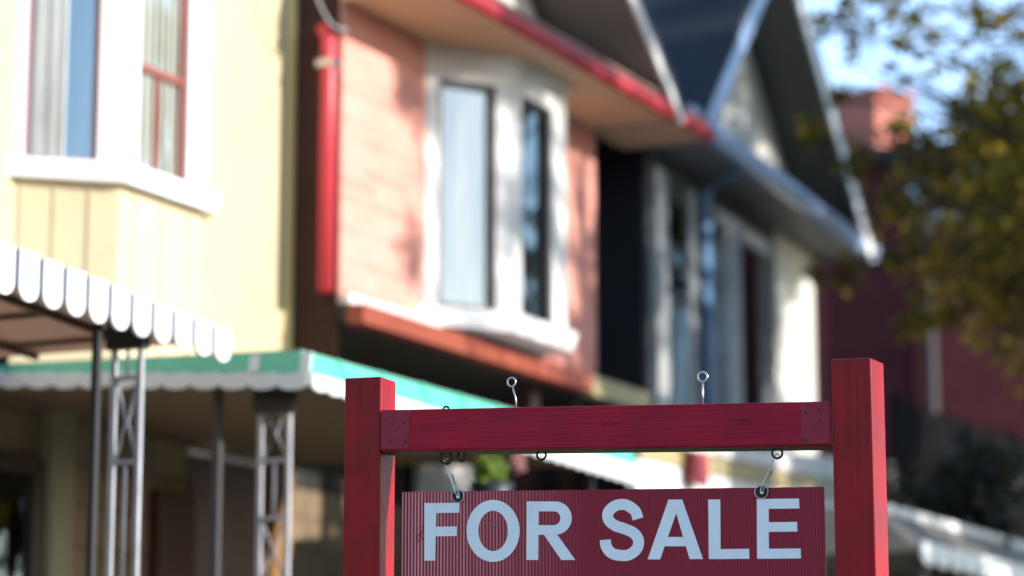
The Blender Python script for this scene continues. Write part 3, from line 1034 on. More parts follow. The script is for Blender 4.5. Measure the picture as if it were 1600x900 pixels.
gable(th_, OT, e1[0], e3[0], (e1[1] + e3[1]) / 2, px_, pz_, 0.0, gn3, 0.05, M['stucco'], M['soffit_grey'], M['gutter'], M['shingle'], rw=0.15, rake2=M['white'])  # near bargeboard has painted blue shade, far one the lit white
# bay-like window on its front
def tri_on(px): return THIRD.S(px, 0.1)
wb = MB(*OT)
z0_, z1_ = 3.1, 4.35
cols = [(1137, 1158)]
for a, b in cols:
    wb.box(tri_on(a), tri_on(b), 0.002, 0.1, z0_ + 0.002, z1_)
wb.box(tri_on(1116), tri_on(1202), 0.003, 0.11, z1_ + 0.001, z1_ + 0.1)
wb.box(tri_on(1112), tri_on(1206), 0.003, 0.13, z0_ - 0.07, z0_)
tb = wb.build('window', M['trim_and_sun_streaks'], th_)
bd = MB(*OT); bd.tube([(THIRD.S(1101, .07), .07, .2), (THIRD.S(1101, .07), .07, 4.5), (THIRD.S(1101, .07) - .05, .3, 4.64)], .042, 10); bd.build('downspout', M['blue'], th_)
for a, b, gm in ((1128, 1133, 'glass'), (1166, 1196, 'pane_black')):
    wb = MB(*OT); wb.box(tri_on(a) + 0.001, tri_on(b) - 0.001, 0.05, 0.056, z0_ + 0.003, z1_); wb.build('pane', M[gm], tb)
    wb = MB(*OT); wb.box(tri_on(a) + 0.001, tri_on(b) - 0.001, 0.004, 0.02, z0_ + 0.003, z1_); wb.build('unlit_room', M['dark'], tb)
s3, s4 = THIRD.S(1038, 0.02), THIRD.S(1072, 0.02)
wb = MB(*OT)
wb.box(s3, s4, 0.002, 0.03, 3.05, 4.42)
tb = wb.build('window', M['sash_dark'], th_)
for a, b in ((THIRD.S(1021, 0.02), s3 - .001), (s4 + .001, THIRD.S(1084, 0.02))):
    wb = MB(*OT); wb.box(a, b, 0.002, 0.045, 2.95, 4.5); wb.build('sun_streak', M['trim_and_sun_streaks'], tb)  # pale strips paint the sunlit streaks beside the window
wb = MB(*OT); wb.box(s3 + 0.05, s4 - 0.05, 0.032, 0.038, 3.1, 4.37); wb.build('pane', M['pane_black'], tb)

# its porch roof, seen under the sign's beam
HN = 0.85
def porch_line(p, q, n):
    """height along s of the (slightly sloping) line through two points"""
    a = (THIRD.S(p[0], n), THIRD.P(*p, n)[1]); b = (THIRD.S(q[0], n), THIRD.P(*q, n)[1])
    return lambda s: a[1] + (b[1] - a[1]) * (s - a[0]) / (b[0] - a[0])
z_roof = porch_line((1000, 686), (1300, 712), HN)
z_tan1 = porch_line((1081, 703), (1287, 745), HN)
z_tan0 = porch_line((1081, 731), (1287, 775), HN)
k0, k1 = THIRD.S(1003, HN), THIRD.S(1420, HN)
def sloped(n0, n1, za0, za1):
    m_ = MB(*OT)
    m_.hexa([(k0, n0, za0(k0)), (k1, n0, za0(k1)), (k1, n1, za0(k1)), (k0, n1, za0(k0))],
            [(k0, n0, za1(k0)), (k1, n0, za1(k1)), (k1, n1, za1(k1)), (k0, n1, za1(k0))])
    return m_
po = sloped(0.01, HN, z_tan1, z_roof).build('porch_roof', M['white_dirty'], th_)
sloped(HN - .1, HN - .015, z_tan0, lambda s: z_tan1(s) - .002).build('beam', M['tan_wood'], po)
sloped(HN - .08, HN - .03, lambda s: 1.7, lambda s: z_tan0(s) - .002).build('screen', M['white'], po)
pr = MB(*OT); pr.box(THIRD.S(1079, HN + .03), THIRD.S(1100, HN + .03), HN + .002, HN + .04, THIRD.P(1090, 756, HN + .03)[1], z_roof(k0) + 0.02); pr.build('post', M['red'], po)

# ------------------------------------------------------------------ MAROON HOUSE with chimney, further along
FM = Frame(radians(52), 1400, 22.0)
c0 = FM.S(1400, 0)
mh = tag(empty('maroon_house', FM, c0, 0), 'dark maroon brick house end in shadow behind the leafy branches', 'house')
OM = (c0, 0, 0)
FW = Frame(radians(-8), 1400, 21.0)
mh.rotation_euler = (0, 0, FW.psi)
mh.location = FW.world(FW.S(1400, 0), 0)
cw = FW.S(1400, 0)
OM = (cw, 0, 0)
w = MB(*OM)
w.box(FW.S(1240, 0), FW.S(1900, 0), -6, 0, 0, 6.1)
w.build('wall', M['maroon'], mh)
w = MB(*OM)
w.hexa([(FW.S(1235, 0), 0.2, 6.1), (FW.S(1910, 0), 0.2, 6.1), (FW.S(1910, 0), 0.2, 6.2), (FW.S(1235, 0), 0.2, 6.2)],
       [(FW.S(1235, 0), -6.2, 6.15), (FW.S(1910, 0), -6.2, 6.15), (FW.S(1910, 0), -6.2, 6.25), (FW.S(1235, 0), -6.2, 6.25)])
w.build('roof', M['shingle'], mh)
w = MB(*OM)
w.box(FW.S(1420, 0.0), FW.S(1510, 0.0), 0.002, 0.04, 5.55, 6.02)
wn = w.build('window', M['sash_dark'], mh)
w = MB(*OM); w.box(FW.S(1424, 0.0), FW.S(1506, 0.0), 0.042, 0.05, 5.6, 5.98); w.build('pane', M['glass_dark'], wn)
w = MB(*OM)
w.tube([(FW.S(1450, 0.06), 0.06, 0.1), (FW.S(1450, 0.06), 0.06, 6.05)], 0.045, 10)
w.build('downspout', M['pipe_grey'], mh)
ch = MB()
ch.box(-0.24, 0.24, -0.24, 0.24, 5.9, 6.82)
ch.box(-0.26, 0.26, -0.26, 0.26, 6.822, 6.90)
cho = ch.build('chimney', M['chimney'], mh)
cr = FW.S(1368, -0.8) - cw
cho.location = (cr + 0.02, 0.8, 0)
cho.rotation_euler = (0, 0, radians(48))

# ------------------------------------------------------------------ white railed porch at the right edge
FR = STREET
O5 = (STREET.S(1500, 2.0), 2.0, 0)
rp_ = tag(empty('porch_awning', STREET, O5[0], 2.0), 'pale porch awning with two dappled scalloped rows below the dark picket fence', 'awning', 'porch awnings')
n5 = 2.0
ka, kb_ = STREET.P(1436, 850, n5), STREET.P(1640, 905, n5)
zA, zB = ka[1], STREET.P(1432, 786, n5)[1]
kE = kb_[0] + 1.6
b_ = MB(*O5)
b_.hexa([(ka[0], 0.6, zA - .03), (kE, 0.6, zA - .03), (kE, n5, zA - .03), (ka[0], n5, zA - .03)],
        [(ka[0], 0.6, zB), (kE, 0.6, zB), (kE, n5 - 0.25, zB), (ka[0], n5 - 0.25, zB)])
b_.build('roof_deck', M['tan_grey'], rp_)
b_ = MB(*O5)
scallops(b_, ka[0], kE, n5 + 0.015, zA + .015, zA + .015, zA - 0.10, zA - 0.10, 0.24, 0.10, deep=0.5)
b_.build('valance', M['white'], rp_)
b_ = MB(*O5)
scallops(b_, ka[0], kE, n5 - 0.235, zB + .03, zB + .03, zB - 0.07, zB - 0.07, 0.22, 0.22, deep=0.5)
b_.build('trim', M['white'], rp_)
for s in (ka[0] + .3, kE - .4):
    b_ = MB(*O5); b_.box(s, s + 0.05, n5 - 0.12, n5 - 0.07, 0, zA - 0.031); b_.build('post', M['iron'], rp_)

# dark fence behind it, sloping pickets
O6 = (STREET.S(1480, 1.0), 1.0, 0)
fe = tag(empty('picket_fence', STREET, O6[0], 1.0), 'dark picket fence stepping down along the maroon wall', 'fence')
f_ = MB(*O6)
sa, sb = STREET.S(1392, 1.0), STREET.S(1700, 1.0)
s = sa
zt0 = STREET.P(1392, 625, 1.0)[1]
ztop = lambda s: zt0 + 0.012 * (s - sa)
while s < sb:
    f_.box(s, s + 0.05, 0.98, 1.0, 0.0, ztop(s) + 0.03 * (int(s * 9) % 3))
    s += 0.075
f_.box(sa, sb, 0.955, 0.978, 2.0, 2.08)
f_.build('picket_panel', M['fence'], fe)

# ------------------------------------------------------------------ leaves
def leaves(mb, centre, rad, count, size, squash=(1, 1, 1)):
    bm = mb.bm
    for _ in range(count):
        while True:
            p = Vector((random.uniform(-1, 1), random.uniform(-1, 1), random.uniform(-1, 1)))
            if p.length <= 1:
                break
        p = p * (0.45 + 0.55 * random.random())
        c = Vector(centre) + Vector((p.x * rad * squash[0], p.y * rad * squash[1], p.z * rad * squash[2]))
        a = Vector((random.gauss(0, 1), random.gauss(0, 1), random.gauss(-0.4, 0.7))).normalized()
        b = a.cross(Vector((random.gauss(0, 1), random.gauss(0, 1), random.gauss(0, 1)))).normalized()
        nrm = a.cross(b)
        L = size * random.uniform(0.7, 1.3)
        W = L * 0.34
        v = [bm.verts.new(c - a * L * 0.5), bm.verts.new(c - a * 0.05 * L + b * W + nrm * 0.12 * L), bm.verts.new(c + a * L * 0.55), bm.verts.new(c - a * 0.05 * L - b * W + nrm * 0.12 * L)]
        bm.faces.new((v[0], v[1], v[2])); bm.faces.new((v[0], v[2], v[3]))


def tree(label, loc, height, limbs, clusters, mat, size, name='street_tree'):
    """clusters: (x, y, z, radius, count) in world metres"""
    root = bpy.data.objects.new(name, None)
    C.objects.link(root)
    root.location = loc
    tag(root, label, 'tree', 'trees along the street')
    X, Y = loc[0], loc[1]
    t = MB()
    def w2(p): return (p[0] - X, -(p[1] - Y), p[2])
    pts = [(X, Y, 0), (X + 0.05, Y, height * 0.3), (X - 0.05, Y + 0.05, height * 0.6), (X, Y, height)]
    t.tube([w2(p) for p in pts], [0.2, 0.15, 0.12, 0.05], 10)
    for i, cl in enumerate(clusters):
        h = height * (0.35 + 0.5 * random.random())
        h = min(h, cl[2] + 0.4)
        st = Vector((X, Y, h))
        en = Vector(cl[:3])
        mid = st.lerp(en, 0.5) + Vector((random.uniform(-.2, .2), random.uniform(-.2, .2), random.uniform(0.0, .35)))
        t.tube([w2(st), w2(st.lerp(mid, .5)), w2(mid), w2(mid.lerp(en, .6)), w2(en)], [0.05, 0.034, 0.02, 0.011, 0.005], 6)
        for _ in range(5):
            e2 = en + Vector((random.gauss(0, 1), random.gauss(0, 1), random.gauss(0, 1))) * cl[3] * 0.5
            s2_ = mid.lerp(en, random.uniform(.3, .95))
            t.tube([w2(s2_), w2(s2_.lerp(e2, .5) + Vector((0, 0, .05))), w2(e2)], [0.008, 0.005, 0.003], 5)
    t.build('trunk', M['bark'], root)
    l = MB()
    for cl in clusters:
        leaves(l, (cl[0] - X, cl[1] - Y, cl[2]), cl[3], cl[4], cl[5] if len(cl) > 5 else size)
    l.build('crown', mat, root)
    return root


def at(px, py, depth):
    r = Frame.ray(px, py)
    return (r[0] * depth, depth, EYE + r[1] * depth)


# visible tree, its trunk to the right of the frame
random.seed(5)
cl = []
def add(px, py, dep, rad, cnt):
    cl.append((*at(px, py, dep), rad, cnt))
for px, py, dep, rad, cnt in [
    (1590, 180, 15.5, .50, 420), (1540, 250, 16.2, .50, 420), (1600, 330, 15.0, .55, 420), (1530, 165, 16.5, .30, 120),
    (1490, 300, 16.8, .42, 240), (1440, 240, 16.4, .28, 110), (1580, 440, 15.6, .45, 260), (1510, 420, 16.2, .38, 170),
    (1400, 330, 16.6, .28, 80), (1440, 400, 15.8, .28, 80), (1330, 420, 16.0, .16, 34), (1280, 430, 16.0, .10, 16),
    (1270, 210, 15.4, .14, 30), (1340, 250, 15.9, .18, 40), (1410, 205, 16.4, .20, 46), (1460, 480, 15.6, .24, 60),
    (1420, 510, 15.8, .14, 24), (1300, 30, 15.4, .22, 52), (1370, 10, 15.8, .26, 66), (1440, 60, 15.2, .22, 54),
    (1400, 130, 15.6, .14, 14), (1520, 30, 15.6, .26, 44), (1585, 30, 15.2, .24, 36), (1480, 100, 16.0, .16, 14),
    (1330, 80, 15.7, .16, 24), (1560, 520, 15.4, .28, 70), (1310, 150, 15.5, .12, 20), (1600, 560, 15.0, .22, 40),
]:
    add(px, py, dep, rad * 1.08, int(cnt * 1.45 if py < 340 and px > 1450 else cnt * 1.2))
for _ in range(95):
    a = random.uniform(0, 2 * pi); r = 2.4 * sqrt(random.uniform(0.01, 1))
    x, y, z = 6.4 + r * cos(a), 13.85 + r * 0.95 * sin(a), random.uniform(3.3, 8.0)
    cl.append((x, y, z, random.uniform(.24, .42), 230, 0.12))
for _ in range(7):  # low leaves out of view, added to dapple the right-hand awning
    cl.append((4.3 + random.uniform(-.2, .3), 14.3 + random.uniform(-.7, .7), 2.85 + random.uniform(-.3, .3), .2, 70))
for _ in range(12):  # more added leaves out of view for the same dapples
    cl.append((5.6 + random.uniform(-.3, .6), 14.1 + random.uniform(-.9, .9), 3.3 + random.uniform(-.35, .5), .28, 90))
tree('tree with olive and yellow autumn leaves reaching in before the maroon house', (6.2, 14.4, 0), 6.4, 0, cl, M['leaf_a'], 0.085)
# tree outside the frame whose shadow dapples the brick house
cl = []
for _ in range(46):
    a = random.uniform(0, 2 * pi); r = random.uniform(0.2, 1.9)
    x, y, z = 10.6 + 0.8 * r * cos(a), 10.8 + r * sin(a), random.uniform(6.3, 9.6)
    cl.append((x, y, z, random.uniform(.14, .30), 90, 0.12))
for y, z in ((8.75, 7.8), (8.7, 8.0), (8.6, 7.1), (9.0, 8.3)):  # small unseen clusters added for blotches of shade on the brick
    cl.append((10.4, y, z, 0.2, 42))
for _ in range(14):  # thin band of unseen leaves added to break the light on the gutter
    cl.append((10.4, random.uniform(8.4, 9.7), random.uniform(7.85, 8.1), 0.15, 40))
tree('green street tree across the pavement from the brick house, outside the view', (10.6, 10.7, 0), 8.0, 0, cl, M['leaf_b'], 0.10)

# dark shrub beyond the sign's right post
sh_ = bpy.data.objects.new('shrub', None); C.objects.link(sh_)
ctr = at(1425, 690, 14.6)
sh_.location = (ctr[0], ctr[1], 0)
tag(sh_, 'dark evergreen shrub standing just behind the right red post', 'shrub')
l = MB()
random.seed(9)
for _ in range(26):
    leaves(l, (random.uniform(-.2, .55), random.uniform(-.4, .4), random.uniform(0.5, 3.0)), 0.27, 150, 0.07)
l.build('foliage', M['hedge'], sh_)
l = MB(); l.tube([(0, 0, 0), (0.03, 0, 1.2), (0, 0, 2.6)], [0.06, 0.04, 0.01], 8); l.build('stem', M['bark'], sh_)

# hanging basket with yellow-green leaves and pink flowers, under the green awning
ctr = STREET.P(768, 735, 1.33)
hb = tag(empty('hanging_basket', STREET, ctr[0], 1.33, 0), 'hanging basket of yellow-green leaves and pink flowers behind the beam', 'plant')
l = MB(); leaves(l, (0, 0, ctr[1] - 0.01), 0.10, 260, 0.045, (0.9, 0.7, 0.8)); l.build('leaves', M['leaf_bright'], hb)
l = MB(); leaves(l, (0.07, -0.07, ctr[1] + 0.03), 0.05, 60, 0.035); l.build('flowers', M['petal'], hb)
l = MB(); l.tube([(0, 0, ctr[1] - 0.16), (0, 0, ctr[1] - 0.05)], [0.05, 0.09], 14)
l.tube([(0, 0, ctr[1] - 0.05), (0, 0, 2.5)], 0.004, 6)
l.build('pot', M['iron'], hb)

# ------------------------------------------------------------------ houses over the road (they show in the window panes)
def far_house(label, s0, s1, n, ze, zr, wallm):
    o = tag(empty('street_house', STREET, (s0 + s1) / 2, n), label, 'house')
    og = ((s0 + s1) / 2, n, 0)
    m = MB(*og); m.box(s0, s1, n, n + 7, 0, ze); m.build('wall', wallm, o)
    m = MB(*og)
    m.hexa([(s0 - .3, n - .4, ze + .002), (s1 + .3, n - .4, ze + .002), (s1 + .3, n + 7.4, ze + .002), (s0 - .3, n + 7.4, ze + .002)],
           [(s0 + 1.5, n + 3.2, zr), (s1 - 1.5, n + 3.2, zr), (s1 - 1.5, n + 3.8, zr), (s0 + 1.5, n + 3.8, zr)])
    m.build('roof', M['shingle'], o)
    for k in range(3):
        a = s0 + (s1 - s0) * (k + .3) / 3
        m = MB(*og); m.box(a, a + 1.0, n - .05, n - .002, 2.9, 4.3); wv = m.build('window', M['white'], o)
        m = MB(*og); m.box(a + .08, a + .92, n - .06, n - .051, 2.98, 4.22); m.build('pane', M['glass_dark'], wv)


far_house('tan house across the road with a hipped dark roof', 8.5, 14.5, 17.5, 4.9, 6.4, M['stucco'])
far_house('brown brick house across the road with a hipped dark roof', -4.5, 6.0, 17.5, 5.2, 8.2, M['brick_dark'])

# ------------------------------------------------------------------ utility cable
uc = MB()
A_ = STREET.world(B0 - 0.05, 0.3, 4.33)
p0_, p1_ = Vector(at(470, 15, 9.9)), A_
pts = []
for i in range(13):
    t_ = i / 12
    q = Vector(at(478, -60, 10.6)).lerp(A_, t_)
    q.z -= 0.10 * sin(pi * t_)
    pts.append((q.x, -q.y, q.z))
uc.tube(pts, 0.005, 6)
tag(uc.build('service_cable', M['iron_pale']), 'grey service cable running down to the brick house corner', 'cable')

# ------------------------------------------------------------------ THE SIGN
def SX(px, py=650, n=0.0):
    return SIGN.P(px, py, n)[0]
def SZ(px, py, n=0.0):
    return SIGN.P(px, py, n)[1]

sC = SX(950)
OS = (sC, 0.0, 0.0)
sf = tag(empty('sign_frame', SIGN, sC, 0), 'red painted timber sign frame of two posts and a crossbeam', 'sign frame')
PW = 0.089
def post(px0, py_top, twist, parent):
    s0 = SX(px0, 700)
    zt_ = SZ(px0, py_top)
    m = MB(s0, 0.0, 0.0)
    m.box(s0, s0 + PW, -PW, 0.0, -0.3, zt_)
    for v_ in m.bm.verts:      # slight lean and out-of-square top
        if v_.co.z > 1:
            v_.co.z += random.uniform(-.0015, .0015)
    o = m.build('post', M['post_red'], parent, 0.004, 2)
    o.location = (s0 - sC, 0, 0)
    o.rotation_euler = (0, 0, twist)
    return s0
random.seed(3)
pl = post(537.5, 591, 0, sf)
prr = post(1300.5, 562, radians(-6.5), sf)
# crossbeam, butted between the posts
bz0, bz1 = (SZ(950, 701) , SZ(950, 632))
m = MB(*OS)
z_l0, z_l1 = SZ(598, 705), SZ(598, 640.5)
z_r0, z_r1 = SZ(1298, 696), SZ(1298, 627)
sl0, sl1 = pl + PW + 0.0015, prr - 0.002
PROUD = 0.003
m.hexa([(sl0, PROUD, z_l0), (sl1, PROUD, z_r0), (sl1, PROUD, z_r1), (sl0, PROUD, z_l1)],
       [(sl0, -PW + 0.008, z_l0), (sl1, -PW + 0.008, z_r0), (sl1, -PW + 0.008, z_r1), (sl0, -PW + 0.008, z_l1)])
bmo = m.build('crossbeam', M['beam_red'], sf, 0.004, 2)
def zlow(s): return z_l0 + (z_r0 - z_l0) * (s - sl0) / (sl1 - sl0)
def zup(s): return z_l1 + (z_r1 - z_l1) * (s - sl0) / (sl1 - sl0)
m = MB(*OS)
m.hexa([(sl0 + .002, -0.006, zlow(sl0) - .0015), (sl1 - .002, -0.006, zlow(sl1) - .0015), (sl1 - .002, -0.076, zlow(sl1) - .0015), (sl0 + .002, -0.076, zlow(sl0) - .0015)],
       [(sl0 + .002, -0.006, zlow(sl0) + .001), (sl1 - .002, -0.006, zlow(sl1) + .001), (sl1 - .002, -0.076, zlow(sl1) + .001), (sl0 + .002, -0.076, zlow(sl0) + .001)])
m.build('bare_underside', M['beam_under'], bmo)
for a, b, sc in ((sl0 + .001, SX(641), ((612, 662), (632, 660), (633, 690), (611, 689))), (SX(1252), sl1 - .001, ((1259, 645), (1282, 658), (1258, 688), (1280, 640)))):
    m = MB(*OS)
    m.hexa([(a, PROUD, zlow(a) + .003), (b, PROUD, zlow(b) + .003), (b, PROUD, zup(b) - .003), (a, PROUD, zup(a) - .003)],
           [(a, PROUD + .0018, zlow(a) + .003), (b, PROUD + .0018, zlow(b) + .003), (b, PROUD + .0018, zup(b) - .003), (a, PROUD + .0018, zup(a) - .003)])
    cp = m.build('corner_plate', M['plate_red'], bmo, 0.0008, 1)
    for x, y in sc:
        m = MB(*OS)
        q = SIGN.P(x, y, PROUD)
        m.tube([(q[0], PROUD + .001, q[1]), (q[0], PROUD + .0032, q[1])], 0.0036, 10)
        m.build('screw', M['red_dark'], cp)
# old nail marks and gouges in the beam
for x0_, y0_, x1_, y1_ in ((938, 664, 950, 662), (952, 663, 962, 662), (964, 661, 971, 659), (1136, 654, 1146, 656), (1205, 674, 1206, 676), (726, 653, 728, 655), (1147, 657, 1175, 658)):
    m = MB(*OS)
    a = SIGN.P(x0_, y0_, PROUD); b = SIGN.P(x1_, y1_, PROUD)
    m.tube([(a[0], PROUD - .0002, a[1]), ((a[0] + b[0]) / 2, PROUD + .0004, (a[1] + b[1]) / 2 + .0008), (b[0], PROUD - .0002, b[1])], [0.0006, 0.0016, 0.0006], 6)
    m.build('gouge', M['red_dark'], bmo)

# screw eyes
def eye(cx, cy, R, ex, ey, mat, axis=(0, 1, 0), n=-0.035, bend=0.0, r=0.0024):
    c = SIGN.P(cx, cy, n)
    e = SIGN.P(ex, ey, n)
    m = MB(*OS)
    Rm = R / 715.0
    m.ring((c[0], n, c[1]), Rm, r, axis)
    up = 1 if c[1] > e[1] else -1
    a = (c[0] + (e[0] - c[0]) * .2, n, c[1] - up * Rm)
    zz = zup(e[0]) - .004 if up > 0 else zlow(e[0]) + .004
    mid = ((a[0] + e[0]) / 2 + bend, n, (a[2] + zz) / 2)
    m.tube([a, mid, (e[0], n, zz)], r, 8)
    return m.build('screw_eye', mat, bmo)

eye(697, 715.5, 9.5, 697, 704, M['dark_steel'], r=0.0032)  # eyes below the beam: its shade painted as dark metal
eye(721, 713, 8.0, 720, 704, M['dark_steel'], axis=(0.95, 0.4, 0), r=0.0026)
eye(846, 711, 7.5, 846, 702, M['dark_steel'], r=0.0026)
eye(1214.5, 708, 8.0, 1214, 697, M['dark_steel'], r=0.0026)
eye(799.5, 597, 7.0, 806, 633, M['zinc'], bend=0.004, n=-0.04, r=0.0021)
eye(1098, 589, 7.5, 1098, 630, M['zinc'], n=-0.04, r=0.0026)
eye(697, 640, 5.0, 697, 644, M['dark_steel'], n=-0.05)

# hanging board
NBD = -0.035
bl, br = SIGN.P(628, 768, NBD)[0], SIGN.P(1287.5, 760, NBD)[0]
zl_, zr_ = SIGN.P(628, 768.5, NBD)[1], SIGN.P(1287, 760.5, NBD)[1]
sb = tag(empty('for_sale_board', SIGN, bl, NBD), 'maroon fluted plastic board reading FOR SALE in white letters', 'sign')
OBD = (bl, NBD, 0.0)
m = MB(*OBD)
H = 0.46
m.hexa([(bl, NBD, zl_ - H), (br, NBD, zr_ - H), (br, NBD, zr_), (bl, NBD, zl_)],
       [(bl, NBD - .006, zl_ - H), (br, NBD - .006, zr_ - H), (br, NBD - .006, zr_), (bl, NBD - .006, zl_)])
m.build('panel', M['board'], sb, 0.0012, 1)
NL = NBD + 0.0008

def Q(x, y, n=NL): 
    p = SIGN.P(x, y, n); return (p[0], n, p[1])

lt = MB(*OBD)
def poly(pts, dn=0.0):
    f = lt.face([Q(x, y, NL + dn) for x, y in pts])
def rect(x0, y0, x1, y1, sk=0.0):
    poly([(x0, y0), (x1, y0), (x1, y1), (x0, y1)])
def strip(left, right, closed=False):
    k = len(left)
    for i in range(k if closed else k - 1):
        j = (i + 1) % k
        poly([left[i], left[j], right[j], right[i]])
def stroke(pts, w, res=6):
    P_ = []
    n_ = len(pts)
    for i in range(n_ - 1):
        p0, p1, p2, p3 = (Vector(pts[max(0, i - 1)]), Vector(pts[i]), Vector(pts[i + 1]), Vector(pts[min(n_ - 1, i + 2)]))
        for j in range(res):
            t = j / res
            P_.append(0.5 * ((2 * p1) + (p2 - p0) * t + (2 * p0 - 5 * p1 + 4 * p2 - p3) * t * t + (3 * p1 - p0 - 3 * p2 + p3) * t ** 3))
    P_.append(Vector(pts[-1]))
    L_, R_ = [], []
    for i, p in enumerate(P_):
        d = P_[min(i + 1, len(P_) - 1)] - P_[max(i - 1, 0)]
        d.normalize()
        o = Vector((-d.y, d.x)) * w / 2
        L_.append((p + o)[:]); R_.append((p - o)[:])
    strip(L_, R_)
def ring2(cx, cy, rx, ry, wx, wy, k=48):
    strip([(cx + rx * cos(2 * pi * i / k), cy + ry * sin(2 * pi * i / k)) for i in range(k)],
          [(cx + (rx - wx) * cos(2 * pi * i / k), cy + (ry - wy) * sin(2 * pi * i / k)) for i in range(k)], True)

# F
poly([(663, 786), (682, 786), (680, 876), (663, 876)]); poly([(682, 786), (718, 785.5), (717.5, 801), (682, 801.5)]); poly([(681.5, 823), (714, 822.5), (713.5, 837.5), (681, 838)])
# O
ring2(770.5, 829.5, 41.5, 48.5, 18.5, 17)
# R
poly([(823, 783.5), (842, 783.5), (841, 875), (822.5, 875)])
k = 14
outer = [(842, 783.5), (868, 783.5)] + [(868 + 25.5 * sin(pi * i / k), 809.5 - 26 * cos(pi * i / k)) for i in range(1, k)] + [(868, 835.5), (841.5, 835.5)]
inner = [(842, 799), (866, 799)] + [(866 + 9.5 * sin(pi * i / k), 809.7 - 10.7 * cos(pi * i / k)) for i in range(1, k)] + [(866, 820.5), (841.5, 820.5)]
strip(outer, inner)
poly([(850, 835.8), (871, 835.8), (899, 875), (877, 875)])
wl = lt.build('lettering', M['letter'], sb)
lt = MB(*OBD)
# S
zx = lambda x, y: (500 + x / 2.6464, 560 + y / 2.6464)
stroke([zx(*p) for p in [(1315, 664), (1302, 630), (1262, 605), (1220, 610), (1192, 637), (1194, 668), (1220, 691), (1258, 704), (1297, 722), (1317, 752), (1310, 787), (1280, 811), (1245, 815), (1206, 805), (1184, 778), (1180, 750)]], 17.2)
# A
poly([(1044.5, 780.5), (1066, 780.5), (1056.5, 802), (1031.5, 874), (1012, 874)])
poly([(1066, 780.5), (1098.5, 873.5), (1077.5, 873.5), (1056.5, 802)])
poly([(1043.3, 839), (1068.2, 839), (1072.6, 853.5), (1038.3, 853.5)])
# L
poly([(1106.5, 780.5), (1125.5, 780.5), (1126, 858), (1126, 873.5), (1107.5, 873.5)]); poly([(1126, 858), (1170.5, 857.5), (1171, 873), (1126, 873.5)])
# E
poly([(1182.5, 779.5), (1201, 779.5), (1201.5, 873), (1183, 873)]); poly([(1201, 779.5), (1248.5, 779), (1249, 794.5), (1201, 795)])
poly([(1201.2, 816), (1245.5, 815.5), (1246, 830.5), (1201.3, 831)]); poly([(1201.5, 857.5), (1251, 857), (1251.5, 872.5), (1201.5, 873)])
lt.build('lettering', M['letter'], sb)

m = MB(*OBD)
m.tube([Q(*p) for p in [(657, 822), (662, 826), (658, 833), (651, 838), (653, 846), (660, 842), (657, 835)]], 0.0009, 6)
m.build('scribble', M['plate_red'], sb)
m = MB(*OBD)
m.tube([Q(*p) for p in [(763, 823), (768, 820), (772, 822), (777, 818)]], [0.0008, 0.0017, 0.0012, 0.0006], 6)
m.build('scuff', M['petal'], sb)
# grommets
for gx, gy in ((715.5, 775), (1190, 768)):
    c = SIGN.P(gx, gy, NL)
    m = MB(*OBD)
    m.ring((c[0], NL + .0006, c[1]), 6.3 / 715, 0.0034)
    gm = m.build('grommet', M['dark_steel'], sb)
    m = MB(*OBD)
    m.ring((c[0], NL + .0020, c[1]), 10.6 / 715, 0.0010)
    m.tube([(c[0] + .001, NL + .0004, c[1] - .001), (c[0] + .001, NL + .0016, c[1] - .001)], 0.0044, 12)
    m.build('washer', M['zinc'], gm)

# wire hooks between the eyes and the board
def hook(a, b, label):
    nA, nB = -0.035, NL + 0.006
    A = SIGN.P(a[0], a[1], nA); B = SIGN.P(b[0], b[1], nB)
    A = Vector((A[0], nA, A[1])); B = Vector((B[0], nB, B[1]))
    d = (B - A).normalized()
    sd = d.cross(Vector((0, 1, 0))).normalized() * 0.0048
    m = MB(A.x, A.y, 0)
    k = 8
    pts = [A + sd * cos(pi * i / k) - d * sin(pi * i / k) * 0.0048 for i in range(k + 1)] + [A.lerp(B, .5) - sd * .8] + [B + sd * -cos(pi * i / k) * .6 + d * sin(pi * i / k) * 0.004 for i in range(k + 1)] + [A.lerp(B, .42) + sd * .7]
    m.tube(pts, 0.0014, 8)
    o = m.build('wire_hook', M['zinc'])
    o.location = SIGN.world(A.x, A.y, 0)
    o.rotation_euler = (0, 0, SIGN.psi)
    return tag(o, label, 'hook', 'wire hooks holding the board')
hook((697, 720), (715, 772), 'thin wire hook holding the board above the letter F')
hook((1214, 713), (1190.5, 765), 'thin wire hook holding the board above the letter E')

# ------------------------------------------------------------------ light, sky, camera
wd = bpy.data.worlds.new('World')
SC.world = wd
wd.use_nodes = True
nt = wd.node_tree
bg = nt.nodes['Background']
sky = nt.nodes.new('ShaderNodeTexSky')
sky.sky_type = 'NISHITA'
sky.sun_disc = False
sky.sun_elevation = SUN_EL
sky.sun_rotation = pi / 2 - SUN_AZ
sky.dust_density = 0.4
sky.air_density = 1.0
sky.ozone_density = 2.0
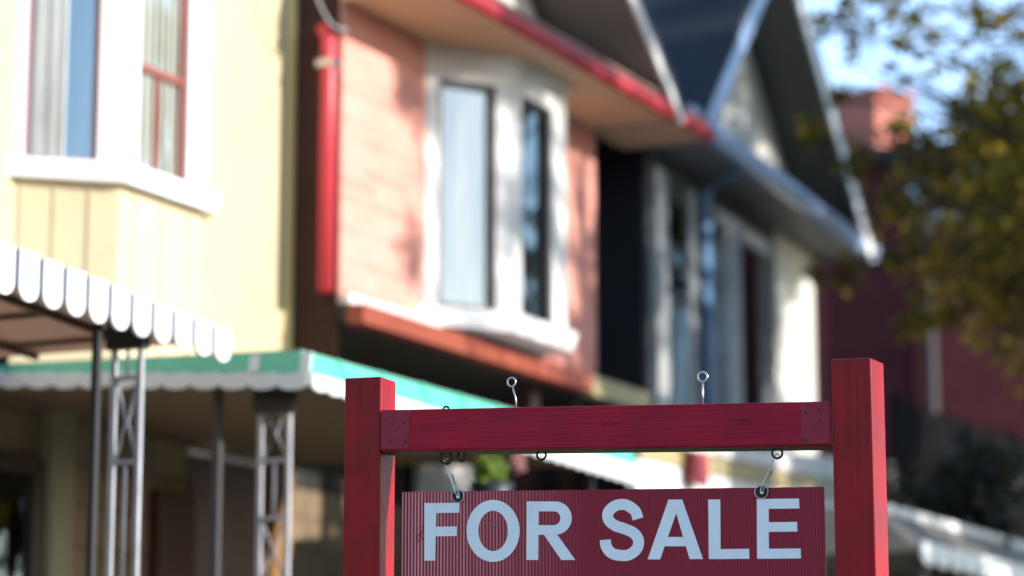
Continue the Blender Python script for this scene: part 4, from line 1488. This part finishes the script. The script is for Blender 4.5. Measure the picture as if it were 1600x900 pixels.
# added veil that brightens only the sky beyond the houses
wtc = nt.nodes.new('ShaderNodeTexCoord')
wnz = nt.nodes.new('ShaderNodeTexNoise')
wnz.inputs['Scale'].default_value = 7.0
wnz.inputs['Detail'].default_value = 5
nt.links.new(wtc.outputs['Generated'], wnz.inputs['Vector'])
wsp = nt.nodes.new('ShaderNodeSeparateXYZ')
nt.links.new(wtc.outputs['Generated'], wsp.inputs[0])
wmr = nt.nodes.new('ShaderNodeMapRange')
wmr.interpolation_type = 'SMOOTHSTEP'
wmr.inputs['From Min'].default_value = 0.55
wmr.inputs['From Max'].default_value = 0.92
nt.links.new(wsp.outputs['Y'], wmr.inputs['Value'])
wrp = nt.nodes.new('ShaderNodeValToRGB')
wrp.color_ramp.elements[0].position = 0.3
wrp.color_ramp.elements[0].color = (0.45, 0.55, 0.65, 1)
wrp.color_ramp.elements[1].position = 0.65
nt.links.new(wnz.outputs['Fac'], wrp.inputs['Fac'])
wml = nt.nodes.new('ShaderNodeMix')
wml.data_type = 'RGBA'
wml.blend_type = 'MULTIPLY'
wml.inputs['Factor'].default_value = 1.0
nt.links.new(wrp.outputs['Color'], wml.inputs['A'])
nt.links.new(wmr.outputs[0], wml.inputs['B'])
wvm = nt.nodes.new('ShaderNodeMix')
wvm.data_type = 'RGBA'
wvm.blend_type = 'MULTIPLY'
wvm.inputs['Factor'].default_value = 1.0
nt.links.new(wml.outputs['Result'], wvm.inputs['A'])
wvm.inputs['B'].default_value = (1.15, 1.65, 2.7, 1)
wad = nt.nodes.new('ShaderNodeMix')
wad.data_type = 'RGBA'
wad.blend_type = 'ADD'
wad.inputs['Factor'].default_value = 1.0
nt.links.new(sky.outputs[0], wad.inputs['A'])
nt.links.new(wvm.outputs['Result'], wad.inputs['B'])
nt.links.new(wad.outputs['Result'], bg.inputs['Color'])
bg.inputs['Strength'].default_value = 0.15

ld = bpy.data.lights.new('sun', 'SUN')
ld.energy = 3.2
ld.angle = radians(0.5)
ld.color = (1.0, 0.955, 0.90)
lo = bpy.data.objects.new('sun', ld)
C.objects.link(lo)
sd = Vector((cos(SUN_EL) * cos(SUN_AZ), cos(SUN_EL) * sin(SUN_AZ), sin(SUN_EL)))
lo.rotation_euler = sd.to_track_quat('Z', 'Y').to_euler()
lo.location = sd * 30

cd = bpy.data.cameras.new('camera')
cam = bpy.data.objects.new('camera', cd)
C.objects.link(cam)
cam.location = (0, 0, EYE)
cam.rotation_euler = (pi / 2 + TILT, 0, 0)
cd.sensor_width = 36
cd.lens = 36 * FPX / 1600
cd.clip_start = 0.05
cd.clip_end = 3000
cd.dof.use_dof = True
cd.dof.focus_distance = 5.62
cd.dof.aperture_fstop = 1.85
cd.dof.aperture_blades = 0
SC.camera = cam

SC.view_settings.view_transform = 'Standard'
SC.view_settings.look = 'None'
SC.view_settings.exposure = 1.35
SC.view_settings.gamma = 1
SC.render.engine = 'CYCLES'
SC.cycles.use_denoising = True
SC.cycles.max_bounces = 8
SC.cycles.transparent_max_bounces = 12
SC.cycles.sample_clamp_indirect = 6
